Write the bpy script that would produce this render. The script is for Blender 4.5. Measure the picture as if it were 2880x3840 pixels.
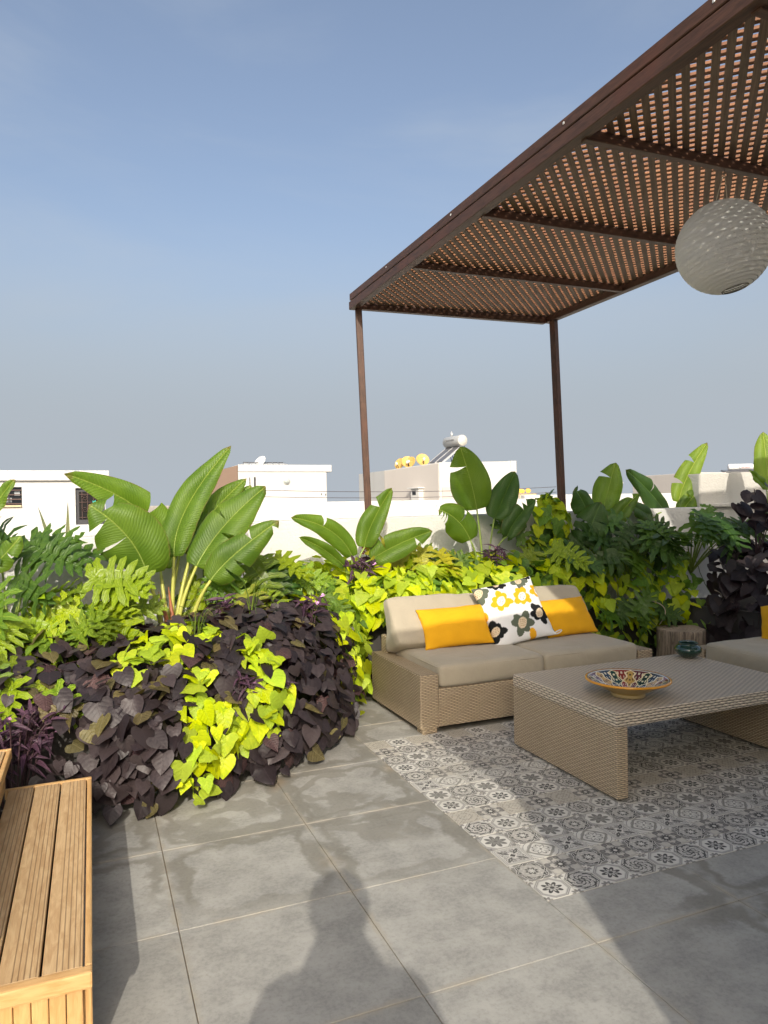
import bpy, bmesh, math, random
from mathutils import Vector, Matrix, Quaternion, noise as mnoise

R = math.radians
scene = bpy.context.scene
COL = scene.collection
for o in list(bpy.data.objects):
    bpy.data.objects.remove(o)

# ------------------------------------------------------------------ camera
cam_d = bpy.data.cameras.new('camera')
cam = bpy.data.objects.new('camera', cam_d)
COL.objects.link(cam)
right = Vector((0.925901, -0.377332, -0.018079)); up = Vector((0.020248, 0.001782, 0.999793)); fwd = Vector((0.377222, 0.926076, -0.00929))
m = Matrix((right, up, -fwd)).transposed().to_4x4()
m.translation = (-0.2404, -3.6326, 1.3816)
cam.matrix_world = m
cam_d.sensor_fit = 'VERTICAL'; cam_d.sensor_height = 36.0; cam_d.sensor_width = 27.0
cam_d.lens = 25.3125
cam_d.clip_start = 0.03; cam_d.clip_end = 3000
scene.camera = cam

# ------------------------------------------------------------------ sky, sun, exposure
SUN_EL = R(29.8)
SUN_H = Vector((-0.290, -0.957, 0)).normalized()          # horizontal direction towards the sun
to_sun = SUN_H * math.cos(SUN_EL) + Vector((0, 0, math.sin(SUN_EL)))
w = bpy.data.worlds.new('World'); scene.world = w; w.use_nodes = True
wn = w.node_tree; wn.nodes.clear()
wout = wn.nodes.new('ShaderNodeOutputWorld'); bg = wn.nodes.new('ShaderNodeBackground')
sky = wn.nodes.new('ShaderNodeTexSky'); sky.sky_type = 'NISHITA'; sky.sun_disc = False
sky.sun_elevation = SUN_EL; sky.sun_rotation = math.atan2(SUN_H.x, SUN_H.y)
sky.altitude = 20; sky.air_density = 1.0; sky.dust_density = 6.8; sky.ozone_density = 1.2
bg.inputs['Strength'].default_value = 0.132
# hazy, slightly milky sky; thin high cirrus; dusty air thickening towards the horizon all the way round
hs = wn.nodes.new('ShaderNodeHueSaturation'); hs.inputs['Saturation'].default_value = 0.90
wn.links.new(sky.outputs['Color'], hs.inputs['Color'])
tc = wn.nodes.new('ShaderNodeTexCoord'); mp = wn.nodes.new('ShaderNodeMapping')
mp.inputs['Location'].default_value = (7, 4, 1); mp.inputs['Rotation'].default_value = (0.1, 0.5, 0.5); mp.inputs['Scale'].default_value = (1.2, 1.2, 4.0)
nz = wn.nodes.new('ShaderNodeTexNoise'); nz.inputs['Scale'].default_value = 1.5; nz.inputs['Detail'].default_value = 7; nz.inputs['Roughness'].default_value = 0.55; nz.inputs['Distortion'].default_value = 0.4
mr = wn.nodes.new('ShaderNodeMapRange'); mr.interpolation_type = 'SMOOTHSTEP'
mr.inputs['From Min'].default_value = 0.42; mr.inputs['From Max'].default_value = 0.72; mr.inputs['To Min'].default_value = 0.0; mr.inputs['To Max'].default_value = 0.34
sep = wn.nodes.new('ShaderNodeSeparateXYZ'); hz = wn.nodes.new('ShaderNodeMapRange'); hz.interpolation_type = 'SMOOTHERSTEP'
hz.inputs['From Min'].default_value = 0.44; hz.inputs['From Max'].default_value = 0.02; hz.inputs['To Min'].default_value = 0; hz.inputs['To Max'].default_value = 1.0
mxc = wn.nodes.new('ShaderNodeMixRGB'); mxc.inputs[2].default_value = (2.50, 2.78, 3.12, 1)
mx = wn.nodes.new('ShaderNodeMixRGB'); mx.inputs[2].default_value = (2.10, 2.32, 2.58, 1)
wn.links.new(tc.outputs['Generated'], mp.inputs['Vector']); wn.links.new(mp.outputs['Vector'], nz.inputs['Vector'])
wn.links.new(tc.outputs['Generated'], sep.inputs[0]); wn.links.new(sep.outputs['Z'], hz.inputs['Value'])
wn.links.new(nz.outputs['Fac'], mr.inputs['Value']); wn.links.new(mr.outputs['Result'], mxc.inputs[0]); wn.links.new(hs.outputs[0], mxc.inputs[1])
wn.links.new(hz.outputs['Result'], mx.inputs[0]); wn.links.new(mxc.outputs[0], mx.inputs[1]); wn.links.new(mx.outputs[0], bg.inputs['Color'])
wn.links.new(bg.outputs[0], wout.inputs[0])

sun_d = bpy.data.lights.new('sun', 'SUN'); sun_d.energy = 2.1; sun_d.angle = R(0.53); sun_d.color = (1.0, 0.93, 0.82)
sun = bpy.data.objects.new('sun', sun_d); COL.objects.link(sun)
sun.rotation_euler = to_sun.to_track_quat('Z', 'Y').to_euler()
sun.location = (-2, -6, 8)

vs = scene.view_settings
vs.view_transform = 'Standard'; vs.look = 'None'; vs.gamma = 1; vs.use_curve_mapping = False; vs.exposure = 0.70
scene.render.engine = 'CYCLES'
scene.cycles.max_bounces = 8; scene.cycles.transparent_max_bounces = 8

# ------------------------------------------------------------------ shader expression helper
class X:
    """a scalar or vector socket (or number) in a node tree, with arithmetic"""
    nt = None
    def __init__(s, k): s.k = k
    @staticmethod
    def link(v, sock):
        v = v.k if isinstance(v, X) else v
        if isinstance(v, bpy.types.NodeSocket): X.nt.links.new(v, sock)
        else: sock.default_value = v
    @staticmethod
    def m(op, a, b=0.0, c=0.0):
        n = X.nt.nodes.new('ShaderNodeMath'); n.operation = op
        for i, v in enumerate((a, b, c)): X.link(v, n.inputs[i])
        return X(n.outputs[0])
    def __add__(s, o): return X.m('ADD', s, o)
    __radd__ = __add__
    def __sub__(s, o): return X.m('SUBTRACT', s, o)
    def __rsub__(s, o): return X.m('SUBTRACT', o, s)
    def __mul__(s, o): return X.m('MULTIPLY', s, o)
    __rmul__ = __mul__
    def __truediv__(s, o): return X.m('DIVIDE', s, o)
    def __pow__(s, o): return X.m('POWER', s, o)
def xabs(a): return X.m('ABSOLUTE', a)
def xmax(a, b): return X.m('MAXIMUM', a, b)
def xmin(a, b): return X.m('MINIMUM', a, b)
def xsin(a): return X.m('SINE', a)
def xcos(a): return X.m('COSINE', a)
def xfloor(a): return X.m('FLOOR', a)
def xfract(a): return X.m('FRACT', a)
def xsqrt(a): return X.m('SQRT', a)
def xatan2(a, b): return X.m('ARCTAN2', a, b)
def xmod(a, b): return X.m('FLOORED_MODULO', a, b)
def step(v, lo, hi):
    """smooth step: 0 at lo, 1 at hi"""
    n = X.nt.nodes.new('ShaderNodeMapRange'); n.interpolation_type = 'SMOOTHSTEP'
    X.link(v, n.inputs['Value']); X.link(lo, n.inputs['From Min']); X.link(hi, n.inputs['From Max'])
    return X(n.outputs['Result'])
def band(v, c, hw, soft=None):
    soft = soft if soft else hw * .4
    return 1 - step(xabs(v - c), hw, hw + soft)
def coords(kind='Object'):
    if kind == 'Position':
        n = X.nt.nodes.new('ShaderNodeNewGeometry'); return X(n.outputs['Position'])
    n = X.nt.nodes.new('ShaderNodeTexCoord'); return X(n.outputs[kind])
def xyz(v):
    n = X.nt.nodes.new('ShaderNodeSeparateXYZ'); X.link(v, n.inputs[0])
    return X(n.outputs[0]), X(n.outputs[1]), X(n.outputs[2])
def vec(x, y, z=0.0):
    n = X.nt.nodes.new('ShaderNodeCombineXYZ')
    for i, v in enumerate((x, y, z)): X.link(v, n.inputs[i])
    return X(n.outputs[0])
def scaled(v, s):
    n = X.nt.nodes.new('ShaderNodeMapping'); X.link(v, n.inputs[0]); n.inputs['Scale'].default_value = s
    return X(n.outputs[0])
def noise(v, scale, detail=3, rough=.5, dist=0.0):
    n = X.nt.nodes.new('ShaderNodeTexNoise'); X.link(v, n.inputs['Vector'])
    n.inputs['Scale'].default_value = scale; n.inputs['Detail'].default_value = detail
    n.inputs['Roughness'].default_value = rough; n.inputs['Distortion'].default_value = dist
    return X(n.outputs['Fac'])
def voro(v, scale, feature='F1'):
    n = X.nt.nodes.new('ShaderNodeTexVoronoi'); n.feature = feature; X.link(v, n.inputs['Vector']); n.inputs['Scale'].default_value = scale
    return X(n.outputs['Distance'])
def rnd():
    n = X.nt.nodes.new('ShaderNodeObjectInfo'); return X(n.outputs['Random'])
def mixc(f, a, b, mode='MIX'):
    n = X.nt.nodes.new('ShaderNodeMixRGB'); n.blend_type = mode
    X.link(f, n.inputs[0])
    for i, c in ((1, a), (2, b)):
        if isinstance(c, tuple): n.inputs[i].default_value = (*c, 1) if len(c) == 3 else c
        else: X.link(c, n.inputs[i])
    return X(n.outputs[0])
def hsv(c, h=.5, s=1., v=1.):
    n = X.nt.nodes.new('ShaderNodeHueSaturation')
    for k, a in (('Hue', h), ('Saturation', s), ('Value', v)): X.link(a, n.inputs[k])
    X.link(c, n.inputs['Color']); return X(n.outputs[0])
def bump(h, strength=.4, dist=.01, normal=None):
    n = X.nt.nodes.new('ShaderNodeBump'); X.link(h, n.inputs['Height'])
    n.inputs['Strength'].default_value = strength; n.inputs['Distance'].default_value = dist
    if normal: X.link(normal, n.inputs['Normal'])
    return X(n.outputs[0])
MATS = {}
def material(name, build, **kw):
    """build() returns dict(color, rough, bump, spec, metal, trans, alpha)"""
    mt = bpy.data.materials.new(name); mt.use_nodes = True
    X.nt = mt.node_tree
    bs = X.nt.nodes['Principled BSDF']; out = X.nt.nodes['Material Output']
    d = build() if callable(build) else build
    c = d.get('color', (.5, .5, .5))
    if isinstance(c, tuple): bs.inputs['Base Color'].default_value = (*c, 1)
    else: X.link(c, bs.inputs['Base Color'])
    X.link(d.get('rough', .6), bs.inputs['Roughness'])
    X.link(d.get('metal', 0.0), bs.inputs['Metallic'])
    bs.inputs['Specular IOR Level'].default_value = d.get('spec', .4)
    if 'coat' in d: bs.inputs['Coat Weight'].default_value = d['coat']; bs.inputs['Coat Roughness'].default_value = .08
    if 'sheen' in d: bs.inputs['Sheen Weight'].default_value = d['sheen']
    if 'bump' in d: X.link(d['bump'], bs.inputs['Normal'])
    if 'trans' in d:                                    # light through thin leaves and paper
        tr = X.nt.nodes.new('ShaderNodeBsdfTranslucent'); ms = X.nt.nodes.new('ShaderNodeMixShader')
        tcx = d.get('transcolor', c)
        if isinstance(tcx, tuple): tr.inputs['Color'].default_value = (*tcx, 1)
        else: X.link(tcx, tr.inputs['Color'])
        if 'bump' in d: X.link(d['bump'], tr.inputs['Normal'])
        ms.inputs[0].default_value = d['trans']
        X.nt.links.new(bs.outputs[0], ms.inputs[1]); X.nt.links.new(tr.outputs[0], ms.inputs[2]); X.nt.links.new(ms.outputs[0], out.inputs[0])
    MATS[name] = mt
    return mt
M = MATS

# ---- plain things
def plain(name, c, rough=.6, var=.12, scale=8, spec=.4, bmp=0.0, metal=0.0, bscale=60, **kw):
    def b():
        p = coords('Position')
        n = noise(p, scale, 4)
        col = hsv(X(rgb(c)), v=1 - var + n * (2 * var))
        d = dict(color=col, rough=rough, spec=spec, metal=metal, **kw)
        if bmp: d['bump'] = bump(noise(p, bscale, 4), bmp, .004)
        return d
    return material(name, b)
def rgb(c):
    n = X.nt.nodes.new('ShaderNodeRGB'); n.outputs[0].default_value = (*c, 1); return n.outputs[0]

# ---- paving
def b_paving():
    p = coords('Position'); x, y, z = xyz(p)
    n1 = noise(p, 7, 5, .6); n2 = noise(p, 64, 5, .72); n3 = noise(p, 2.1, 4)
    col = mixc(step(n1, .28, .72), (.262, .256, .232), (.385, .375, .338))
    col = hsv(col, v=.90 + noise(p, 23, 3) * .20)
    col = mixc(step(n2, .42, .64) * .34, col, (.40, .39, .35))
    col = mixc(step(n2, .50, .34) * .26, col, (.185, .183, .168))
    col = hsv(col, v=.84 + rnd() * .26)
    # water stains left around the joints of some slabs
    jx = xabs(xmod(x / .6 + .5, 1.0) - .5) * .6; jy = xabs(xmod(y / .6 + .5, 1.0) - .5) * .6
    dj = xmin(jx, jy)
    wob = (noise(p, 8, 4, .5) - .5) * .17 + (noise(p, 40, 2) - .5) * .016
    ds = dj + wob
    area = step(y, -1.35, -.95) * step(noise(p, 1.15, 1), .36, .47)
    area2 = step(x, 1.35, 1.75) * step(y, -1.2, -1.5) * step(y, -2.6, -2.2)
    area = xmax(area, area2)
    core = step(noise(p, 4.5, 3), .46, .56)
    wet = step(ds, .096, .066) * xmax(step(ds, .020, .055), core) * area
    ring = step(xabs(noise(p, 2.3, 3, .5) - .52), .050, .028) * step(y, -1.05, -.85) * step(noise(p, 1.7, 1), .44, .52) * .8
    col = mixc(xmax(wet, ring) * (.35 + noise(p, 14, 3) * .4), col, (.150, .138, .105))
    lime = step(dj + (noise(p, 26, 3) - .5) * .03, .024, .004)
    col = mixc(lime * step(noise(p, 6, 3), .40, .62) * .75, col, (.36, .33, .27))
    rust = step(noise(p, 2.6, 2), .55, .72) * step(dj, .07, .01) * step(y, -1.6, -.6)
    col = mixc(rust * .35, col, (.33, .22, .10))
    spk = step(voro(p, 60), .10, .03) * step(noise(p, 30, 1), .6, .7)
    col = mixc(spk * .5, col, (.5, .48, .43))
    h = n2 * .6 + noise(p, 45, 4) * .6
    return dict(color=col, rough=.62 + n1 * .2, spec=.35, bump=bump(h, .35, .003))
material('paving', b_paving)
plain('joint_sand', (.215, .17, .115), .9, .3, 30)

# ---- patterned floor squares: each motif drawn on the square's own local coordinates
CELL = .13
CREAM, GREY, DARK = (.65, .63, .57), (.225, .215, .20), (.045, .043, .041)
def motif(k):
    def b():
        o = coords('Object'); u, v, _ = xyz(o)
        u = u / (CELL / 2); v = v / (CELL / 2)
        r = xsqrt(u * u + v * v); th = xatan2(v, u); au = xabs(u); av = xabs(v)
        octo = xmax(xmax(au, av), (au + av) * .7071)
        c4 = xcos(th * 4); c8 = xcos(th * 8); c16 = xcos(th * 16)
        # corner sprigs shared by all squares
        cu = xabs(au - 1); cv = xabs(av - 1); cr = xsqrt(cu * cu + cv * cv); cth = xatan2(cv, cu)
        sprig = step(cr - (.22 + .16 * xabs(xcos(cth * 4))), .03, -.03) * step(cr - (.08 + .05 * xabs(xcos(cth * 4))), -.02, .02)
        def flower(R0, n, base, amp): return step(r - R0 * (base + amp * xabs(xcos(th * (n / 2)))), .03, -.03)
        if k == 1 or k == 7:
            R0 = .62 if k == 1 else .74
            col = mixc(sprig, CREAM, GREY)
            bnd = step(octo, .74, .77) * step(octo, .98, .95)
            if k == 7: bnd = step(octo, .84, .87)
            lines = step(xsin(octo * 70), -.1, .5)
            col = mixc(bnd * (.35 + lines * .65), col, GREY)
            col = mixc(step(octo, .98, .95) * (1 - bnd), col, CREAM)
            dk = DARK if k == 1 else (.16, .155, .14)
            col = mixc(flower(R0, 8, .45, .55), col, dk)
            col = mixc(flower(R0 * .72, 8, .30, .55) * .7, col, CREAM if k == 1 else (.30, .29, .26))
            col = mixc(step(r, .16, .10), col, dk)
        elif k == 2:
            n = noise(vec(au, av, .3), 4.2, 3, .6, 2.2); n2 = xabs(xsin(th * 4 + r * 9)) * xabs(xcos(r * 10))
            pat = step(n * .65 + n2 * .4, .38, .50)
            ins = mixc(pat, DARK, (.52, .50, .45))
            ins = mixc(band(c8 * .06 + r, .52, .03), ins, (.60, .57, .52))
            col = mixc(sprig, CREAM, GREY)
            col = mixc(step(octo, .97, .94), col, GREY)
            col = mixc(step(octo, .92, .90), col, ins)
        elif k == 3:
            col = mixc(sprig, GREY, CREAM)
            col = mixc(step(r - .05 * c8, .97, .93), col, DARK)
            wav = r - (.83 + .055 * c16)
            col = mixc(band(wav, 0, .018), col, CREAM)
            col = mixc(band(r - .05 * c8, .93, .018), col, CREAM)
            col = mixc(step(r + .04 * c8, .74, .71), col, (.45, .43, .385))
            col = mixc(step(xcos(th * 8) * xsin(r * 24), .2, .6) * step(r, .70, .66), col, (.60, .57, .51))
            col = mixc(flower(.40, 8, .55, .45), col, DARK)
            col = mixc(flower(.28, 8, .30, .6), col, CREAM)
        elif k == 4:
            sq = xmax(au, av)
            col = mixc(step(xsin(sq * 64), 0, .5) * step(sq, .74, .77), CREAM, GREY)
            bu = xabs(au - .42); bv = xabs(av - .42)
            d = xabs(au - av); s = xabs((au + av) * .5 - .42)
            bud = step(d * 1.6 + s * 1.2, .40, .36)
            ins = mixc(step(noise(vec(au, av, 1.7), 6, 2, .5, 1.4), .46, .54), CREAM, GREY)
            ins = mixc(bud, ins, GREY); ins = mixc(step(d * 1.6 + s * 1.2, .30, .26), ins, DARK)
            ins = mixc(step(d * 1.6 + s * 1.2, .14, .10), ins, (.40, .385, .35))
            dd = (au + av)
            ins = mixc(step(dd, .34, .30), ins, CREAM); ins = mixc(step(dd, .22, .18), ins, DARK)
            col = mixc(step(sq, .74, .72), col, ins)
        elif k == 5:
            dd = au + av
            col = mixc(band(xsin(dd * 9 + c4), .2, .22), CREAM, GREY)
            col = mixc(step(dd, 1.18, 1.0), col, (.26, .25, .22))
            col = mixc(step(dd, .92, .74), col, (.50, .48, .43))
            col = mixc(band(r - .08 * c4, .62, .05), col, CREAM)
            star = r - (.20 + .34 * xabs(c4))
            col = mixc(step(star, .05, .02), col, DARK); col = mixc(step(star, -.02, -.06), col, CREAM)
            col = mixc(step(r, .10, .06), col, DARK)
        elif k == 6:
            wv = r - (.70 + .22 * c4)
            col = mixc(step(noise(vec(au, av, 4.1), 2.2, 1), .42, .58), (.55, .52, .45), (.40, .38, .345))
            col = mixc(band(wv, 0, .075), col, GREY)
            ccu = xabs(au - .78); ccv = xabs(av - .20); cc = xsqrt(ccu * ccu + ccv * ccv)
            ddu = xabs(av - .78); ddv = xabs(au - .20); dc = xsqrt(ddu * ddu + ddv * ddv)
            col = mixc(band(xmin(cc, dc), .13, .045), col, (.16, .15, .14))
            rays = step(r - (.20 + .22 * xabs(xcos(th * 6))), .03, -.03)
            col = mixc(rays, col, DARK); col = mixc(step(r, .15, .10), col, CREAM)
        else:
            o2 = vec(u, v, 0.0)
            col = mixc(noise(o2, 1.5, 3), (.53, .49, .41), (.40, .375, .32))
            dots = step(xcos(u * 22) * xcos(v * 22), .55, .8) * step(noise(o2, 3, 2), .42, .52)
            col = mixc(dots * .8, col, (.10, .09, .08)); col = mixc(step(xabs(xcos(th * 5)) * xsin(r * 16), .45, .7) * .5, col, (.22, .20, .17))
            col = mixc(band(r, .42, .02) * .5, col, GREY)
        pw = coords('Position')
        n = noise(pw, 5, 4); wornn = step(noise(pw, 1.9, 3), .50, .72)
        col = mixc(.03 + wornn * .30, col, mixc(n, (.36, .335, .275), (.28, .265, .23)))
        edge = step(xmax(au, av), .965, .995)
        col = mixc(edge * .55, col, (.40, .37, .30))
        return dict(color=col, rough=.50 + n * .2, spec=.4, bump=bump(noise(pw, 90, 3), .12, .002))
    return b
for k in range(1, 9): material('motif_%d' % k, motif(k))

# ---- wicker: strands woven over stakes, drawn on metric UVs
def wicker(sh, sw, dark, c1, c2, gap):
    def b():
        uvn = coords('UV'); u, v, _ = xyz(uvn)
        pw = coords('Position')
        v = v + (noise(pw, 12, 2) - .5) * .006; u = u + (noise(pw, 10, 2) - .5) * .006
        row = xfloor(v / sh); fv = xfract(v / sh)
        hv = xsin(fv * math.pi)
        ph = u / sw * math.pi + xmod(row, 2.0) * math.pi
        hu = xsin(ph) * .5 + .5
        h = hv ** .6 * (.35 + .65 * hu)
        strand = noise(scaled(vec(u, row * 3.7, 0.0), (14, 1, 1)), 1.0, 3)
        col = mixc(strand, c1, c2)
        col = mixc(noise(pw, 5, 3) * .5, col, c1)
        col = mixc(step(h, gap, gap * .45), col, dark)
        col = hsv(col, v=.72 + h * .45)
        return dict(color=col, rough=.55, spec=.35, bump=bump(h, 1.0, .006))
    return b
material('wicker', wicker(.0095, .019, (.055, .040, .026), (.44, .340, .220), (.65, .530, .370), .37))
material('wicker_top', wicker(.0130, .0235, (.05, .038, .028), (.56, .475, .365), (.71, .62, .49), .38))

# ---- cloth
def fabric(name, c, weave=700, wr=.35, sheen=.2):
    def b():
        p = coords('Object')
        col = hsv(X(rgb(c)), v=.90 + noise(p, 9, 4) * .20)
        wv = noise(scaled(p, (weave, weave * .6, weave)), 1.0, 2)
        col = hsv(col, v=.93 + wv * .14)
        return dict(color=col, rough=.85, spec=.2, sheen=sheen, bump=bump(noise(p, 7, 4, .55, .6) * 1.0 + wv * .03, wr, .02))
    return material(name, b)
fabric('khaki', (.410, .362, .272), wr=.6)
fabric('mustard', (.76, .385, .012), sheen=.05)
def b_print():
    n = X.nt.nodes.new('ShaderNodeVertexColor'); n.layer_name = 'print'
    p = coords('Object')
    return dict(color=X(n.outputs[0]), rough=.85, spec=.2, bump=bump(noise(p, 8, 4), .25, .02))
material('flower_print', b_print)
plain('white_cord', (.75, .75, .72), .8, .05)

# ---- wood
def wood(c1, c2, grain=26, groove=None, rough=.55, red=None, spec=.35, bs=.35):
    def b():
        uvn = coords('UV'); u, v, _ = xyz(uvn)
        pw = coords('Position'); ro = rnd()
        g = noise(vec(u * 3.2 + ro * 37, v * grain, ro * 11), 3.0, 5, .62, .8)
        f = noise(vec(u * 9, v * 260, ro * 5), 1.0, 3)
        col = mixc(step(g, .30, .70), c1, c2)
        col = hsv(col, v=.80 + f * .25 + ro * .18)
        if red: col = mixc(step(noise(pw, 3.5, 4), .48, .70) * red[0], col, red[1])
        h = g * .5 + f * .5
        if groove:
            pitch, lo, hi, w_ = groove
            gv = xabs(xmod(v / pitch + .5, 1.0) - .5) * pitch
            gl = step(gv, w_, w_ * .5) * step(v, lo, lo + .001) * step(v, hi + .001, hi)
            col = mixc(gl * .6, col, (c1[0] * .25, c1[1] * .22, c1[2] * .2))
            h = h - gl * 3
        return dict(color=col, rough=rough, spec=spec, bump=bump(h, bs, .003))
    return b
material('teak_board', wood((.42, .265, .125), (.55, .385, .205), 16, (.0132, -.020, .052, .0018)))
material('teak_trim', wood((.50, .285, .105), (.60, .375, .160), 16))
material('pergola_wood', wood((.052, .025, .015), (.102, .049, .029), 26, rough=.5, red=(.5, (.115, .040, .022))))
material('slat_wood', wood((.085, .053, .034), (.185, .112, .068), 30, rough=.6, red=(.6, (.17, .125, .085))))
material('slat_wood_sunlit', wood((.175, .080, .038), (.31, .145, .070), 30, rough=.6, red=(.5, (.21, .080, .050))))  # redder, brighter copy for upper slats; sunlit orange put into the colour
plain('black_gap', (.012, .011, .010), .9)

# ---- walls
def wall(c, rs=.55, stains=.35, rough=.9):
    def b():
        p = coords('Position')
        n = noise(p, 3, 5); str_ = noise(scaled(p, (3.2, 3.2, .35)), 2.0, 4)
        col = hsv(X(rgb(c)), v=.93 + n * .12)
        col = mixc(step(str_, .55, .80) * stains, col, (c[0] * .62, c[1] * .60, c[2] * .55))
        h = noise(p, 26, 6, .65, 1.2) * .7 + voro(p, 48) * .35
        return dict(color=col, rough=rough, spec=.2, bump=bump(h, rs, .012))
    return b
material('white_plaster', wall((.63, .625, .59), .60, .10))
material('grey_plaster', wall((.60, .58, .53), .55, .30))
def bwall(c, chips=.0, stains=.25):
    def b():
        p = coords('Position')
        n = noise(p, .8, 5); st = noise(scaled(p, (1.6, 1.6, .12)), 1.0, 4)
        col = hsv(X(rgb(c)), v=.94 + n * .1)
        col = mixc(step(st, .52, .8) * stains, col, (c[0] * .72, c[1] * .69, c[2] * .64))
        if chips:
            ch = step(noise(p, 6.5, 4, .6), .66, .70) * step(noise(p, .7, 1), .46, .56)
            col = mixc(ch * chips, col, (.30, .29, .27))
        return dict(color=col, rough=.9, spec=.2, bump=bump(noise(p, 12, 4), .15, .02))
    return b
material('building_white', bwall((.62, .615, .585)))
material('building_chipped', bwall((.62, .615, .59), .8))
material('building_grey', bwall((.56, .52, .475)))
material('render_brown', bwall((.36, .25, .185), 0, .6))
plain('concrete', (.30, .28, .25), .9, .25, 6, bmp=.4)
plain('dark_metal', (.055, .055, .06), .5, .2)
plain('iron_bar', (.10, .06, .05), .6, .3)
plain('glass_dark', (.02, .022, .025), .12, .1, spec=.6)
plain('pale_pane', (.35, .37, .38), .25, .1)
plain('turquoise_cloth', (.05, .62, .52), .8, .1, 20)
plain('tank_silver', (.43, .44, .43), .45, .08, 3)
plain('tank_white', (.80, .80, .79), .35, .05)
plain('tank_cap', (.62, .61, .54), .5, .08)
plain('panel_dark', (.13, .13, .135), .30, .1)
plain('aluminium', (.62, .62, .60), .4, .05, metal=.3)
plain('dish_yellow', (.62, .39, .11), .5, .12, 5)
plain('dish_orange', (.85, .46, .06), .5, .12, 5)
plain('dish_white', (.72, .72, .70), .5, .05)
plain('mark_dark', (.10, .09, .09), .7)
plain('mark_red', (.55, .05, .06), .6)
plain('lamp_glass', (.48, .53, .50), .2, .1, 20)
plain('soil', (.030, .022, .016), .95, .4, 20, bmp=.6)
plain('bed_wall', (.060, .056, .052), .9, .3, 9, bmp=.4)  # charcoal stands for the deep shade between the leaves
plain('ground_far', (.30, .27, .22), .95, .2, .05)
plain('picket', (.72, .55, .33), .7, .1, 6)

# ---- pots, bowl, log, lantern
plain('green_glaze', (.004, .034, .022), .12, .25, 18, spec=.6, coat=.6)
def b_bowl_out():
    p = coords('Object'); x, y, z = xyz(p)
    n = noise(p, 14, 4)
    col = mixc(n, (.36, .235, .060), (.46, .32, .105))
    col = mixc(step(z, .0185, .0165), col, (.55, .42, .20))
    return dict(color=col, rough=.28, spec=.5, coat=.3, bump=bump(noise(scaled(p, (3, 3, 60)), 1.0, 2), .12, .004))
material('bowl_outside', b_bowl_out)
plain('bowl_rim', (.66, .29, .020), .25, .12, 14, coat=.4)
def b_bowl_in():
    p = coords('Object'); x, y, z = xyz(p)
    r = xsqrt(x * x + y * y); th = xatan2(y, x)
    n = 12.0
    sec = th * (n / (2 * math.pi)); fr = xfract(sec) - .5; idx = xfloor(sec); par = xmod(idx, 2.0)
    rr_ = (r - .065) / .122                       # 0 at the foot, 1 near the rim
    w1 = .46 * xsin(xmin(xmax(rr_ * 1.02, 0.0), 1.0) * math.pi) ** .55
    inside = step(xabs(fr) - w1 * (.75 + .25 * xcos(rr_ * 14)), .012, -.012)
    line = band(xabs(fr) - w1 * (.75 + .25 * xcos(rr_ * 14)), 0, .045, .012)
    ogee = mixc(par, (.012, .048, .032), (.50, .31, .085))
    bgc = mixc(step(xmod(xfloor(sec + .5), 3.0), .9, 1.1), (.020, .040, .060), (.22, .030, .022))
    sc = step(xsin(r * 190 + xcos(th * n) * 3.5) * xcos(fr * 15), .30, .55)
    ins = mixc(sc, ogee, mixc(par, (.70, .60, .40), (.10, .06, .03)))
    bgp = mixc(step(xcos(fr * 40) * xsin(r * 120), .45, .7), bgc, (.70, .62, .45))
    col = mixc(inside, bgp, ins); col = mixc(line, col, (.72, .60, .36))
    col = mixc(step(r, .058, .053), col, (.60, .50, .32))
    col = mixc(step(r, .187, .190), col, (.60, .55, .46))
    col = mixc(band(r, .1945, .0014, .0006), col, (.10, .09, .08))
    return dict(color=col, rough=.22, spec=.5, coat=.4)
material('bowl_inside', b_bowl_in)
def b_bark():
    p = coords('Object'); x, y, z = xyz(p)
    th = xatan2(y, x)
    n = noise(vec(th * 7, z * 3, 0.0), 2.0, 5, .65, 1.0); n2 = noise(vec(th * 26, z * 5, 2.0), 1.5, 3)
    col = mixc(step(n, .34, .66), (.13, .10, .075), (.42, .34, .25))
    return dict(color=col, rough=.9, bump=bump(n + n2 * .6, .8, .02))
material('bark', b_bark)
def b_cut():
    p = coords('Object'); x, y, z = xyz(p); r = xsqrt(x * x + y * y)
    rings = xsin(r * 210 + noise(p, 9, 3) * 9)
    col = mixc(noise(p, 11, 5, .6), (.28, .215, .155), (.48, .39, .29))
    col = mixc(step(rings, .3, .9) * .35, col, (.14, .10, .07))
    col = mixc(step(noise(p, 5, 3, .5, 1.5), .56, .64) * .5, col, (.10, .075, .055))
    return dict(color=col, rough=.85, bump=bump(rings * .3 + noise(p, 22, 4), .5, .01))
material('cut_wood', b_cut)
def b_paper():
    p = coords('Object')
    col = hsv(X(rgb((.92, .915, .89))), v=.94 + noise(p, 12, 4) * .1)
    wr = noise(scaled(p, (9, 9, 20)), 1.0, 5, .6, .8)
    return dict(color=col, rough=.8, spec=.15, trans=.58, transcolor=(.94, .93, .88), bump=bump(wr, .45, .02))
material('paper', b_paper)
plain('wire', (.16, .14, .11), .6)
plain('pale_cord', (.55, .45, .34), .9)

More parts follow.
